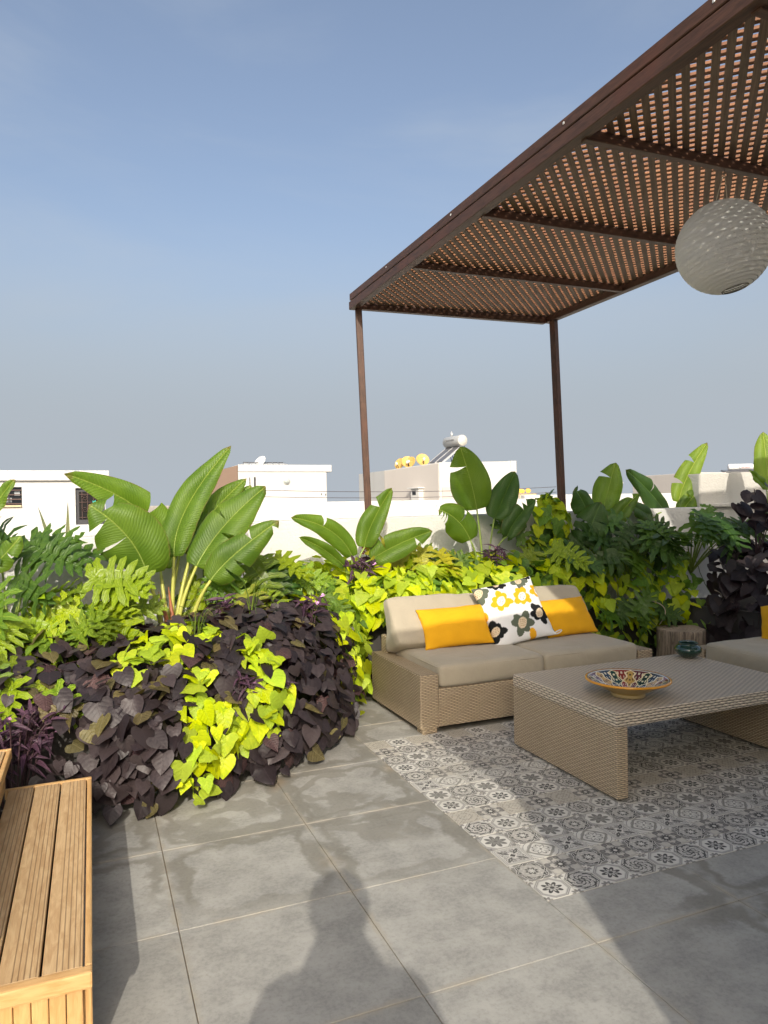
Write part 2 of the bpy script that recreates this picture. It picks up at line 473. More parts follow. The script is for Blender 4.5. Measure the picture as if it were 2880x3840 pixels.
# ---- leaves
def leafmat(name, c1, c2, vein, trans=.3, tcol=None, rough=.42, veinw=.05, lat=7, spec=.4, dull=0.0, bs=.5, satv=.0):
    """UV: u along the leaf (0..1), v across (-1..1)"""
    def b():
        uvn = coords('UV'); u, v, _ = xyz(uvn); ro = rnd(); p = coords('Object')
        av = xabs(v)
        n = noise(vec(u * 2.4 + ro * 91, v * 1.3, ro * 23), 2.0, 4)
        col = mixc(step(n + (ro - .5) * .7, .25, .75), c1, c2)
        col = hsv(col, h=.488 + xmod(ro * 3.7, 1.0) * .024, s=.92 + ro * .12, v=.74 + xmod(ro * 7.31, 1.0) * .46)
        lv = xabs(xfract(u * lat - av * 1.6) - .5) * 2
        side = step(lv, .16, .03) * step(av, 1.0, .15)
        mid = step(av, veinw, veinw * .4)
        col = mixc(side * .16, col, vein); col = mixc(mid * .55, col, vein)
        if dull:
            col = mixc(step(noise(vec(u * 3, v * 2, ro * 51), 2.2, 3), .60, .74) * dull, col, (.20, .15, .04))
        h = xabs(xsin((u * lat - av * 1.6) * math.pi)) * .22 + n * .7 - mid * .6
        d = dict(color=col, rough=rough, spec=spec, bump=bump(h, bs, .012))
        if trans: d['trans'] = trans; d['transcolor'] = tcol if tcol else col
        return d
    return material(name, b)
leafmat('leaf_purple', (.023, .0165, .0185), (.045, .034, .035), (.052, .036, .039), .08, (.16, .03, .06), .46, .03, 5, spec=.35, bs=.16)
leafmat('leaf_wine', (.045, .024, .028), (.078, .046, .044), (.11, .06, .065), .15, (.28, .04, .06), .5, .05, 7, spec=.3)
leafmat('leaf_olive', (.085, .072, .026), (.140, .115, .045), (.22, .19, .09), .2, (.30, .22, .04), .5, .05, 6, dull=.3)
leafmat('leaf_lime', (.40, .55, .012), (.61, .69, .014), (.52, .66, .05), .34, (.60, .74, .010), .45, .035, 5, dull=.02, spec=.25, bs=.35)
leafmat('leaf_green', (.085, .190, .020), (.165, .300, .028), (.26, .40, .07), .30, (.26, .45, .02), .42, .05, 6)
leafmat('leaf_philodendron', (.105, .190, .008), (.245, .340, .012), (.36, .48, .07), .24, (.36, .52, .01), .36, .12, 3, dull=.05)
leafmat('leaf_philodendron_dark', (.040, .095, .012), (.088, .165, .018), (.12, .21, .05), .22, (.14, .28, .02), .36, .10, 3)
leafmat('leaf_philodendron_yellow', (.20, .27, .022), (.46, .43, .035), (.50, .52, .10), .30, (.5, .50, .03), .4, .12, 3, dull=.15)
leafmat('leaf_spiderwort', (.048, .020, .040), (.090, .045, .070), (.12, .06, .09), .10, (.2, .03, .12), .45, .06, 2)
leafmat('leaf_blade', (.13, .22, .03), (.22, .32, .05), (.30, .40, .1), .25, None, .45, .1, 1)
leafmat('leaf_agave', (.14, .17, .07), (.23, .25, .11), (.25, .27, .13), 0, None, .5, .1, 1)
def strelmat(name, c1, c2, rib, trans, tcol):
    def b():
        uvn = coords('UV'); u, v, _ = xyz(uvn); ro = rnd(); av = xabs(v)      # u, v in metres along / across
        ph = (u - av * .55) * 54 + noise(vec(u * 8, v * 8, ro * 9), 1.0, 2) * 2.2
        ln = xabs(xfract(ph) - .5) * 2
        fine = xabs(xfract(ph * 4) - .5) * 2
        n = noise(vec(u * 5 + ro * 31, v * 5, ro), 1.0, 4)
        col = mixc(step(n, .25, .75), c1, c2)
        col = hsv(col, v=.84 + ro * .30)
        col = mixc(step(ln, .36, .02) * .28, col, (c1[0] * .45, c1[1] * .50, c1[2] * .5))
        col = mixc(step(fine, .4, .1) * .10, col, rib)
        mid = step(av, .0055, .0028)
        col = mixc(mid * .7, col, rib)
        e = X.nt.nodes.new('ShaderNodeVertexColor'); e.layer_name = 'edge'; eu, ev, _z = xyz(X(e.outputs[0]))
        nb = noise(vec(u * 22, v * 22, ro * 17), 1.0, 3)
        br = xmax(step(ev + (nb - .5) * .16, .955, 1.0), step(eu + (nb - .5) * .14, .955, 1.0))
        col = mixc(br * .8, col, (.16, .105, .035))
        col = mixc(step(noise(vec(u * 7, v * 7, ro * 29), 1.0, 4), .60, .78) * .35, col, (c2[0] * 1.5, c2[1] * 1.15, c2[2]))
        h = ln ** .5 * .8 - mid * .5 + fine * .1
        return dict(color=col, rough=.43 + n * .1, spec=.4, bump=bump(h, .30, .008), trans=trans, transcolor=tcol)
    return material(name, b)
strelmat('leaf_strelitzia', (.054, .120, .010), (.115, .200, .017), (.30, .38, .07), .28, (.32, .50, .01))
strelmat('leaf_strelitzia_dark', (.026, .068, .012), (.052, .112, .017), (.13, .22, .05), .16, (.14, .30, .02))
strelmat('leaf_strelitzia_sunlit', (.130, .225, .020), (.220, .325, .030), (.46, .52, .12), .30, (.42, .56, .03))  # paler copy for the two lit leaves, sunlight put into the colour
plain('petiole', (.24, .33, .07), .4, .2, 12)
plain('petiole_yellow', (.42, .43, .09), .4, .2, 12)
plain('sheath_red', (.36, .13, .06), .5, .4, 25)
plain('stem_purple', (.07, .04, .045), .5, .2)
plain('stem_green', (.10, .15, .04), .5, .2)
plain('petal_pink', (.66, .34, .62), .6, .1, 60)
plain('petal_crimson', (.42, .015, .050), .6, .25, 60)
plain('dry_stem', (.40, .33, .25), .8, .2)

# ================================================================== geometry helpers
rng = random.Random(7)
def V(*a): return Vector(a)
def tag(o, label=None, cat=None, group=None, kind=None):
    for k, v in (('label', label), ('category', cat), ('group', group), ('kind', kind)):
        if v: o[k] = v
    return o
def link(o, parent=None):
    COL.objects.link(o)
    if parent: o.parent = parent
    return o
def empty(name, loc, label=None, cat=None, group=None, rz=0.0):
    o = bpy.data.objects.new(name, None); o.empty_display_size = .1
    o.location = loc; o.rotation_euler = (0, 0, rz); link(o)
    return tag(o, label, cat, group)
def mobj(name, mesh, mat, parent=None, loc=(0, 0, 0), rot=None, scale=None):
    """one mesh object; loc is relative to the parent"""
    o = bpy.data.objects.new(name, mesh)
    if mat and not mesh.materials: mesh.materials.append(M[mat])
    o.location = loc
    if rot is not None: o.rotation_euler = rot
    if scale is not None: o.scale = scale
    return link(o, parent)
def recolour(o, mat):
    """give this object its own material although it shares its mesh"""
    o.material_slots[0].link = 'OBJECT'; o.material_slots[0].material = M[mat]; return o
BOX = {}
def box(sx, sy, sz, bev=.003, mode='wood', seg=1, mat=None):
    key = (round(sx, 4), round(sy, 4), round(sz, 4), bev, mode, seg, mat)
    if key in BOX: return BOX[key]
    bm = bmesh.new(); bmesh.ops.create_cube(bm, size=1.0)
    for v in bm.verts: v.co = V(v.co.x * sx, v.co.y * sy, v.co.z * sz)
    if bev: bmesh.ops.bevel(bm, geom=list(bm.edges), offset=min(bev, sx * .45, sy * .45, sz * .45), segments=seg, profile=.6, affect='EDGES')
    me = finish(bm, 'box'); dims = (sx, sy, sz); la = max(range(3), key=lambda i: dims[i])
    ul = me.uv_layers.new(name='UVMap')
    for p in me.polygons:
        n = p.normal; ax = max(range(3), key=lambda i: abs(n[i]))
        for li in p.loop_indices:
            c = me.vertices[me.loops[li].vertex_index].co
            if mode == 'wick':
                uv = (c.x + c.y, c.z) if ax != 2 else (c.x, c.y)
                if ax == 2: uv = (c.x, c.y)
                elif ax == 0: uv = (c.y, c.z)
                else: uv = (c.x, c.z)
            else:
                oth = [i for i in range(3) if i not in (la, ax)]
                if ax == la: oth = [i for i in range(3) if i != la]; uv = (c[oth[0]], c[oth[1]])
                else: uv = (c[la], c[oth[0]])
            ul.data[li].uv = uv
    BOX[key] = me
    if mat: me.materials.append(M[mat])
    return me
def finish(bm, name, smooth=False):
    bmesh.ops.recalc_face_normals(bm, faces=bm.faces)
    me = bpy.data.meshes.new(name); bm.to_mesh(me); bm.free()
    if smooth:
        for p in me.polygons: p.use_smooth = True
    return me
def mesh_of(verts, faces, uvs=None, name='part', smooth=True, mats=None, fmat=None):
    me = bpy.data.meshes.new(name); me.from_pydata([tuple(v) for v in verts], [], faces)
    if uvs:
        ul = me.uv_layers.new(name='UVMap')
        for l in me.loops: ul.data[l.index].uv = uvs[l.vertex_index]
    for p in me.polygons: p.use_smooth = smooth
    if mats:
        for mm in mats: me.materials.append(M[mm])
    if fmat:
        for p, k in zip(me.polygons, fmat): p.material_index = k
    me.update(); return me
def frames(path):
    out = []; ref = V(.13, .21, .97)
    for i, p in enumerate(path):
        t = (path[min(i + 1, len(path) - 1)] - path[max(i - 1, 0)])
        t = t.normalized() if t.length > 1e-9 else V(0, 0, 1)
        a = ref - t * ref.dot(t)
        if a.length < 1e-3: a = V(1, 0, 0) - t * t.x
        a.normalize(); ref = a; out.append((t, a, t.cross(a)))
    return out
def tube(path, rad, seg=6, caps=True):
    path = [Vector(p) for p in path]; n = len(path)
    if not isinstance(rad, (list, tuple)): rad = [rad] * n
    vs, fs, uv = [], [], []; L = 0
    for i, (p, (t, a, b)) in enumerate(zip(path, frames(path))):
        if i: L += (p - path[i - 1]).length
        for k in range(seg):
            an = 2 * math.pi * k / seg
            vs.append(p + (a * math.cos(an) + b * math.sin(an)) * rad[i]); uv.append((L, rad[i] * an))
    for i in range(n - 1):
        for k in range(seg):
            k2 = (k + 1) % seg
            fs.append((i * seg + k, i * seg + k2, (i + 1) * seg + k2, (i + 1) * seg + k))
    if caps: fs.append(tuple(range(seg))[::-1]); fs.append(tuple((n - 1) * seg + k for k in range(seg)))
    return vs, fs, uv
def tubem(path, rad, seg=6, smooth=True): return mesh_of(*tube(path, rad, seg), smooth=smooth)
def join(parts):
    vs, fs, uv = [], [], []
    for v, f, u in parts:
        o = len(vs); vs += v; uv += u; fs += [tuple(i + o for i in q) for q in f]
    return vs, fs, uv
def lathe(prof, seg=40, close=False):
    vs, fs, uv = [], [], []
    for i, (r, z) in enumerate(prof):
        for k in range(seg):
            a = 2 * math.pi * k / seg; vs.append(V(r * math.cos(a), r * math.sin(a), z)); uv.append((k / seg, i / len(prof)))
    for i in range(len(prof) - 1):
        for k in range(seg):
            k2 = (k + 1) % seg; fs.append((i * seg + k, i * seg + k2, (i + 1) * seg + k2, (i + 1) * seg + k))
    return vs, fs, uv
def bez(a, b, c, n):
    """smooth curve through a, b (about half way) and c"""
    q = b * 2 - (a + c) * .5
    return [a * (1 - t) ** 2 + q * 2 * t * (1 - t) + c * t * t for t in [i / n for i in range(n + 1)]]
def between(name, a, b, sx, sy, mat, parent, bev=.003, base=V(0, 0, 0), mode='wood', roll=0.0):
    """a board from a to b (world), section sx by sy"""
    a, b = Vector(a), Vector(b); d = b - a
    me = box(sx, sy, d.length, bev, mode)
    o = mobj(name, me, mat, parent, (a + b) * .5 - base)
    o.rotation_mode = 'QUATERNION'; o.rotation_quaternion = d.to_track_quat('Z', 'Y') @ Quaternion((0, 0, 1), roll)
    return o

# ================================================================== the floor
floor = mobj('terrace_floor', box(13.0, 10.0, .30, 0), 'joint_sand', None, (1.6, -1.6, -.155))
tag(floor, kind='structure')
T = .6
RX0, RX1, RY0, RY1 = 1.2, 4.62, -1.536, .285            # the patterned area
GAP = .0016
def paving(x0, x1, y0, y1):
    me = box(x1 - x0 - 2 * GAP, y1 - y0 - 2 * GAP, .012, .0016)
    mobj('paving_slab', me, 'paving', floor, ((x0 + x1) / 2 - 1.6, (y0 + y1) / 2 + 1.6, -.006 + .155 + rng.uniform(-.0006, .0004)))
for i in range(-6, 11):
    for j in range(-8, 4):
        x0, x1, y0, y1 = i * T, i * T + T, j * T, j * T + T
        if x1 <= RX0 + .01 or x0 >= RX1 + .01 or y1 <= RY0 or y0 >= RY1:
            if y0 > 1.3 or (y0 > .5 and x0 < .5) or (x0 > 4.7 and y0 > -.3): continue
            paving(x0, x1, y0, y1)
        else:
            xe = min(x1, RX1)
            if y0 < RY0: paving(x0, xe, y0, RY0)
            if y1 > RY1: paving(x0, xe, RY1, y1)
            if xe < x1 - .05: paving(xe, x1, max(y0, RY0), min(y1, RY1))
rug = mobj('patterned_floor', box(RX1 - RX0, RY1 - RY0, .02, 0), 'joint_sand', None, ((RX0 + RX1) / 2, (RY0 + RY1) / 2, -.0145))
tag(rug, kind='structure')
ROWS = [(1, 2), (3, 6), (4, 5), (7, 3), (2, 1), (8, 6), (2, 1), (3, 7), (5, 4), (6, 3), (2, 1), (7, 3), (6, 2), (8, 1)]
sq = {}
for k in range(1, 9):
    bm = bmesh.new(); bmesh.ops.create_cube(bm, size=1.0)
    for v in bm.verts: v.co = V(v.co.x * (CELL - .0026), v.co.y * (CELL - .0026), v.co.z * .008)
    bmesh.ops.bevel(bm, geom=list(bm.edges), offset=.0006, segments=1, affect='EDGES')
    sq[k] = finish(bm, 'square'); sq[k].materials.append(M['motif_%d' % k])
ncol = int((RX1 - RX0) / CELL)
for j in range(14):
    a, b = ROWS[j]
    for i in range(ncol):
        x = RX0 + CELL * (i + .5); y = RY0 + CELL * (j + .5)
        if (j > 9 and x > 3.75) or (y > .15 and x > 2.2): continue              # under the sofas
        k = a if (i + (j // 6)) % 2 == 0 else b
        mobj('patterned_tile', sq[k], None, rug, (x - (RX0 + RX1) / 2, y - (RY0 + RY1) / 2, .0105 + rng.uniform(-.0008, .0004)), (0, 0, rng.choice((0, 1, 2, 3)) * math.pi / 2))
ground = mobj('ground', box(1600, 1600, .2, 0), 'ground_far', None, (0, 300, -7.0)); tag(ground, kind='structure')

# ================================================================== terrace walls
def prism(pts, z0, z1, name, mat, ztop=None):
    """pts: plan polygon; ztop: list of top heights"""
    n = len(pts); ztop = ztop or [z1] * n
    vs = [V(x, y, z0) for x, y in pts] + [V(p[0], p[1], z) for p, z in zip(pts, ztop)]
    fs = [tuple(range(n))[::-1], tuple(range(n, 2 * n))] + [(i, (i + 1) % n, n + (i + 1) % n, n + i) for i in range(n)]
    bm = bmesh.new()
    bv = [bm.verts.new(v) for v in vs]
    for f in fs: bm.faces.new([bv[i] for i in f])
    bmesh.ops.bevel(bm, geom=[e for e in bm.edges], offset=.008, segments=2, affect='EDGES')
    o = mobj(name, finish(bm, name), mat)
    return o
# side parapet (near), its return, and the far parapet that carries the posts
wl = prism([(-3.6, 1.2), (.435, 1.2), (.435, 1.40), (-3.6, 1.40)], -.10, 1.23, 'parapet_wall', 'white_plaster', [1.13, 1.236, 1.240, 1.134])
tag(wl, 'white rough-plastered parapet wall behind the big banana-leaved plant and lobed plants', 'wall')
dw = V(1.823, -.21, 0).normalized(); nw = V(-dw.y, dw.x, 0)
A = V(.437, 2.045, 0); B = A + dw * 4.75
wf = prism([(A.x, A.y), (B.x, B.y), (B.x + nw.x * .2, B.y + nw.y * .2), (A.x + nw.x * .2, A.y + nw.y * .2)], -.10, 1.28, 'parapet_wall', 'white_plaster', [1.265, 1.308, 1.312, 1.268])
tag(wf, 'white rough-plastered parapet wall carrying the two pergola posts', 'wall')
wr = prism([(5.17, 1.62), (8.6, 1.22), (8.62, 1.42), (5.19, 1.84)], -.10, 1.64, 'parapet_wall', 'grey_plaster', [1.63, 1.71, 1.71, 1.63])
tag(wr, 'taller grey rough wall with a horizontal crack behind the dark vine', 'wall')
ledge = between('ledge', (5.175, 1.598, 1.325), (8.60, 1.198, 1.325), .05, .035, 'grey_plaster', wr, .006)

# raised planting bed behind the leaves
bed = prism([(-2.6, .16), (-.26, .12), (.28, .10), (.55, .22), (.80, .50), (1.0, 1.0), (1.18, 1.36), (4.55, 1.36), (4.78, .45), (4.82, -1.9), (6.6, -1.9), (6.6, 1.25), (5.1, 1.50), (.60, 1.97), (.46, 1.18), (-2.6, 1.18)], 0, .46, 'planting_bed', 'bed_wall')
tag(bed, 'dark raised planting bed hidden under the leaves along the walls', 'planter')
soil = mobj('soil', mesh_of([(x, y, .466) for x, y in [(-2.5, .2), (.3, .16), (.76, .54), (1.15, 1.40), (4.6, 1.42), (4.86, .45), (4.9, -1.8), (6.5, -1.8), (6.5, 1.2), (.65, 1.9), (.5, 1.12), (-2.5, 1.12)]], [tuple(range(12))], smooth=False), 'soil', bed)

# stairwell block behind the viewpoint: it throws the shade over the seats
st = empty('stairwell_block', (2.2, -6.0, 0), 'white stairwell block with an overhanging roof slab that shades the seats', 'building')
mobj('wall', box(3.54, 3.0, 2.945, .02), 'building_white', st, (0, 0, 1.473))
mobj('door', box(.95, .06, 2.1, .01), 'dark_metal', st, (-.6, 1.50, 1.05))
mobj('roof_slab', box(4.06, 3.95, .20, .01), 'building_white', st, (-.08, .455, 3.052))
mobj('canopy', box(2.15, 3.36, .16, .01), 'building_white', st, (2.70, 3.12, 3.062))  # unseen canopy on posts, added to shade the vine behind the second sofa
for px, py in ((3.55, 1.70), (3.55, 4.0)):
    mobj('shade_canopy_post', box(.12, .12, 2.98, .01), 'building_white', st, (px, py, 1.49))

# ================================================================== pergola
PG = V(1.80, 1.95, 0)
pg = empty('pergola', PG, 'brown wooden pergola with diagonal lattice roof and slim posts', 'pergola')
Y_END = -3.56
X0, X1 = 1.80, 3.605
def ywall(x): return 1.965 - (x - 1.77) * .0744          # the far beam runs slightly askew
# left beam: two boards; a black strip stands for the shaded gap between
between('beam', (1.800, 1.99, 3.033), (1.833, Y_END, 3.033), .062, .066, 'pergola_wood', pg, .004, PG, roll=0)
between('beam_cap', (1.800, 1.985, 3.104), (1.833, Y_END, 3.104), .052, .056, 'pergola_wood', pg, .004, PG)
between('shadow_gap_strip', (1.808, 1.97, 3.071), (1.841, Y_END, 3.071), .030, .011, 'black_gap', pg, 0, PG)
between('beam', (1.832, ywall(1.83), 3.045), (3.58, ywall(3.58), 3.030), .055, .085, 'pergola_wood', pg, .004, PG, roll=0)
between('beam', (3.615, ywall(3.6) + .02, 3.035), (3.635, Y_END, 3.035), .060, .075, 'pergola_wood', pg, .004, PG)
for yy in (.845, -.085, -.985, -1.885, -2.785):
    between('rafter', (1.834, yy, 3.018), (3.585, yy - .02, 3.018), .040, .050, 'pergola_wood', pg, .003, PG)
p1 = between('post', (1.889, 1.935, 1.26), (1.838, 1.95, 3.0), .054, .054, 'pergola_wood', pg, .004, PG)
p2 = between('post', (3.690, 1.765, 1.29), (3.612, 1.742, 3.0), .056, .056, 'pergola_wood', pg, .004, PG)
for yy in (1.2, .2, -.9, -1.75):
    mobj('screw', box(.004, .012, .012, .002), 'aluminium', pg, (1.7755 - PG.x + (1.95 - yy) * .0051, yy - PG.y, 3.108))
# lattice: lower slats one diagonal way, upper slats the other
PITCH = .0735                                           # along the beam (0.052 m square to the slats)
LX0, LX1, LY0, LY1 = 1.842, 3.588, Y_END + .02, 1.93
slat_lo = box(1.0, .031, .010, .0012); slat_hi = box(1.0, .0240, .0128, .0012)
for lay, sgn, me, z, mt in ((0, 1, slat_lo, 3.049, 'slat_wood'), (1, -1, slat_hi, 3.0605, 'slat_wood_sunlit')):
    if not me.materials: me.materials.append(M[mt])
    c0 = (LY0 - LX1) if sgn > 0 else (LY0 + LX0); c1 = (LY1 - LX0) if sgn > 0 else (LY1 + LX1)
    c = c0 + PITCH * .5
    while c < c1:
        # the line y = sgn*x + c clipped to the roof
        xs = sorted([(LY0 - c) / sgn, (LY1 - c) / sgn]); xa, xb = max(LX0, xs[0]), min(LX1, xs[1])
        if sgn > 0 or True:
            xb2 = xb
            ytop = (sgn * xb + c)
        if xb - xa > .06:
            # stop short of the askew far beam
            pts = [V(xa, sgn * xa + c, z), V(xb, sgn * xb + c, z)]
            for q in (0, 1):
                lim = ywall(pts[q].x) - .03
                if pts[q].y > lim:
                    other = pts[1 - q]; f = (lim - other.y) / (pts[q].y - other.y); pts[q] = other.lerp(pts[q], max(.02, f))
            d = pts[1] - pts[0]
            if d.length > .06:
                o = mobj('lattice_slat', me, None, pg, (pts[0] + pts[1]) * .5 - PG + V(0, 0, rng.uniform(-.0006, .0006)), (rng.uniform(-.05, .05) * (lay == 0), 0, math.atan2(d.y, d.x) + rng.uniform(-.002, .002)), (d.length, 1, 1))
        c += PITCH * rng.uniform(.985, 1.015)

# ================================================================== stepped wooden bench
SB = V(-.75, -1.05, 0)
sb = empty('stepped_bench', SB, 'two-step honey-coloured teak bench with grooved boards', 'bench')
YA, YB = -1.748, -.356
def tread(xr, z, nb, bw, depth_x, tag_):
    L = YB - YA - .075
    mobj('end_rail', box(depth_x, .0335, .0415, .006, seg=2), 'teak_trim', sb, (xr - depth_x / 2 - SB.x, YA + .017 - SB.y, z - .0205), (0, 0, 0))
    mobj('end_rail', box(depth_x, .0205, .0415, .005, seg=2), 'teak_trim', sb, (xr - depth_x / 2 - SB.x, YB - .011 - SB.y, z - .0205))
    mobj('edge_rail', box(.0175, YB - YA - .0555, .0405, .006, seg=2), 'teak_trim', sb, (xr - .009 - SB.x, (YA + YB) / 2 + .0065 - SB.y, z - .0205))
    x = xr - .019
    for k in range(nb):
        me = box(bw - .006, YB - YA - .056, .020, .002)
        mobj('board', me, 'teak_board', sb, (x - bw / 2 - SB.x, (YA + YB) / 2 + .0065 - SB.y, z - .012))
        x -= bw
tread(-.259, .262, 3, .098, .325, 'low')
tread(-.556, .424, 3, .105, .36, 'high')
# riser and near-end cladding: vertical battens
xx = -.300
while xx > -.90:
    h = .219 if xx > -.57 else .381
    mobj('cladding_batten', box(.0365, .018, h, .002), 'teak_trim', sb, (xx - SB.x, YA + .030 - SB.y, h / 2 + .001))
    xx -= .0385
mobj('corner_post', box(.040, .040, .219, .003), 'teak_trim', sb, (-.303 - SB.x + .022, YA + .060 - SB.y, .1105))
k = YA + .10
while k < YB - .02:
    mobj('side_batten', box(.018, .060, .219, .002), 'teak_trim', sb, (-.300 - SB.x, k - SB.y, .1105))
    mobj('riser_batten', box(.018, .060, .115, .002), 'teak_trim', sb, (-.590 - SB.x, k - SB.y, .262 + .0595))
    k += .0625
mobj('frame', box(.55, 1.20, .20, .002), 'black_gap', sb, (-.61 - SB.x, (YA + YB) / 2 + .02 - SB.y, .101))  # near-black core standing for the shade behind the battens

# ================================================================== furniture
def cushion(sx, sy, sz, r=.05, puff=.012, n=14, wr=.006, seed=0, taper=0.0):
    h = V(sx / 2, sy / 2, sz / 2); r = min(r, sz * .49)
    bm = bmesh.new(); bmesh.ops.create_cube(bm, size=2.0)
    bmesh.ops.subdivide_edges(bm, edges=list(bm.edges), cuts=n, use_grid_fill=True)
    for v in bm.verts:
        # gather grid lines near the edges, where the cloth turns
        c0 = V(*[math.copysign(1 - (1 - abs(t)) ** 1.6, t) for t in v.co])
        c = V(c0.x * h.x, c0.y * h.y, c0.z * h.z)
        q = V(*[max(-(h[i] - r), min(h[i] - r, c[i])) for i in range(3)])
        d = c - q
        p = q + d.normalized() * r if d.length > 1e-6 else c
        fx = 1 - (p.x / h.x) ** 2; fy = 1 - (p.y / h.y) ** 2; fz = 1 - (p.z / h.z) ** 2
        p.z += math.copysign(puff, c.z) * max(fx, 0) ** .6 * max(fy, 0) ** .6 * min(1, abs(c.z) / h.z)
        p.y += math.copysign(puff * .7, c.y) * max(fx, 0) * max(fz, 0) * min(1, abs(c.y) / h.y)
        if taper: p.y *= 1 - taper * (p.z / h.z)
        nz = mnoise.noise(p * 7 + V(seed * 3.1, 0, 0)) + .5 * mnoise.noise(p * 19 + V(seed, 5, 0))
        p += p.normalized() * nz * wr
        v.co = p
    return finish(bm, 'cushion', True)
def pillow(wx, wy, th, n=26, pinch=.07, seed=0, power=.42):
    vs, fs, idx = [], [], {}
    for side in (1, -1):
        for i in range(n + 1):
            for j in range(n + 1):
                u = -1 + 2 * i / n; v = -1 + 2 * j / n
                u = math.copysign(1 - (1 - abs(u)) ** 1.5, u); v = math.copysign(1 - (1 - abs(v)) ** 1.5, v)
                border = i in (0, n) or j in (0, n)
                if side < 0 and border: idx[side, i, j] = idx[1, i, j]; continue
                x = wx / 2 * u * (1 - pinch * (1 - v * v)); y = wy / 2 * v * (1 - pinch * (1 - u * u))
                t = ((1 - u * u) * (1 - v * v)) ** power * th / 2
                p = V(x, y, side * t)
                if not border:
                    # creases running in from the corners and edges
                    e = max(abs(u), abs(v)); p.z += side * .010 * mnoise.noise(V(u * 3 + seed * 7, v * 3, side)) * (1 - e * .5)
                    p.z += side * .006 * math.sin((u + v) * 9 + seed) * max(0, e - .55)
                else:
                    p.z += .004 * mnoise.noise(V(u * 5 + seed, v * 5, 0)); p.x += .004 * mnoise.noise(V(v * 6, seed, 2)); p.y += .004 * mnoise.noise(V(u * 6, seed, 4))
                idx[side, i, j] = len(vs); vs.append(p)
    for side in (1, -1):
        for i in range(n):
            for j in range(n):
                q = (idx[side, i, j], idx[side, i + 1, j], idx[side, i + 1, j + 1], idx[side, i, j + 1])
                fs.append(q if side > 0 else q[::-1])
    return mesh_of(vs, fs, name='pillow')
def orient(o, ydir, zhint):
    """local Y along ydir, local Z as close as possible to zhint"""
    y = Vector(ydir).normalized(); z = Vector(zhint); z = (z - y * z.dot(y)).normalized(); x = y.cross(z)
    o.rotation_mode = 'QUATERNION'; o.rotation_quaternion = Matrix((x, y, z)).transposed().to_quaternion()
    return o

def sofa(loc, rz, label, L=1.772, seats=2, seed=0):
    s = empty('wicker_sofa', loc, label, 'sofa', rz=rz)
    D = .81; AW = .125
    for x in (AW / 2, L - AW / 2):
        mobj('arm', box(AW, D, .328, .012, 'wick', 3), 'wicker', s, (x, D / 2, .030 + .164))
        for y in (.048, D - .048):
            mobj('leg', box(.096 if y < .3 else .06, .090, .034, .004, 'wick'), 'wicker', s, (x + (.0 if x < 1 else 0), y, .0165))
    mobj('seat_base', box(L - 2 * AW, D - .06, .232, .008, 'wick', 2), 'wicker', s, (L / 2, (D - .06) / 2 + .003, .034 + .116))
    mobj('back_frame', box(L - 2 * AW + .10, .100, .44, .012, 'wick', 3), 'wicker', s, (L / 2, D - .052, .034 + .22))
    cw = (L - 2 * AW) / seats
    for k in range(seats):
        sc = mobj('seat_cushion', cushion(cw - .004, .70, .140, .034, .012, seed=seed + k, wr=.008), 'khaki', s, (AW + cw * (k + .5), .345, .337))
        hx, hy, rc = (cw - .004) / 2 - .004, .346, .05; loop = []
        for cx, cy, a0 in ((hx - rc, hy - rc, 0), (-hx + rc, hy - rc, 90), (-hx + rc, -hy + rc, 180), (hx - rc, -hy + rc, 270)):
            for q in range(5): an = R(a0 + 22.5 * q); loop.append(V(cx + rc * math.cos(an), cy + rc * math.sin(an), .052 + .003 * mnoise.noise(V(cx * 9, cy * 9, an))))
        loop.append(loop[0]); mobj('piping', tubem(loop, .0042, 5), 'khaki', sc)
        if seats == 2 and not (seed == 20 and k == 0):
            o = mobj('back_cushion', cushion(cw + .02, .16, .350, .034, .020, seed=seed + 5 + k, wr=.013, taper=.66), 'khaki', s, (AW + cw * (k + .5) - (.055 if k == 0 else .0), .640, .560))
            o.rotation_euler = (R(-22), R(1.5 if k == 0 else -2), R(1 - 3 * k))
    return s
sofa((1.563, .27, 0), 0, 'wicker sofa with khaki cushions beside the bright lime vine', seed=1)
sofa((3.612, .22, 0), R(-90), 'wicker sofa with khaki seat in the shade beside the dark vine', seed=20)

# ---- throw pillows
def yellow(cx, yb, zb, yt, zt, wx, rz, label, seed, norm=(-.1, -1, .4)):
    b = V(cx, yb, zb); t = V(cx, yt, zt); h = (t - b).length
    o = mobj('throw_pillow', pillow(wx, h, .13, seed=seed), 'mustard', None, (b + t) * .5)
    orient(o, t - b, norm)
    o.rotation_quaternion = o.rotation_quaternion @ Quaternion((0, 0, 1), R(rz))
    tag(o, label, 'pillow', 'mustard throw pillows')
    return o
yellow(2.055, .665, .420, .835, .668, .505, -1.5, 'mustard yellow pillow beside the flowered one, on the sofa half against the lime vine', 1)
yellow(2.965, .665, .418, .835, .665, .46, 3.0, 'mustard yellow pillow on the sofa half next to the tree stump', 2, (.05, -1, .4))
o3 = mobj('throw_pillow', pillow(.46, .30, .13, seed=5), 'mustard', None, (4.145, -.165, .545))
orient(o3, V(.12, .10, .26), V(-1, -.1, .4)); tag(o3, 'mustard yellow pillow on the shaded sofa by the dark vine', 'pillow', 'mustard throw pillows')

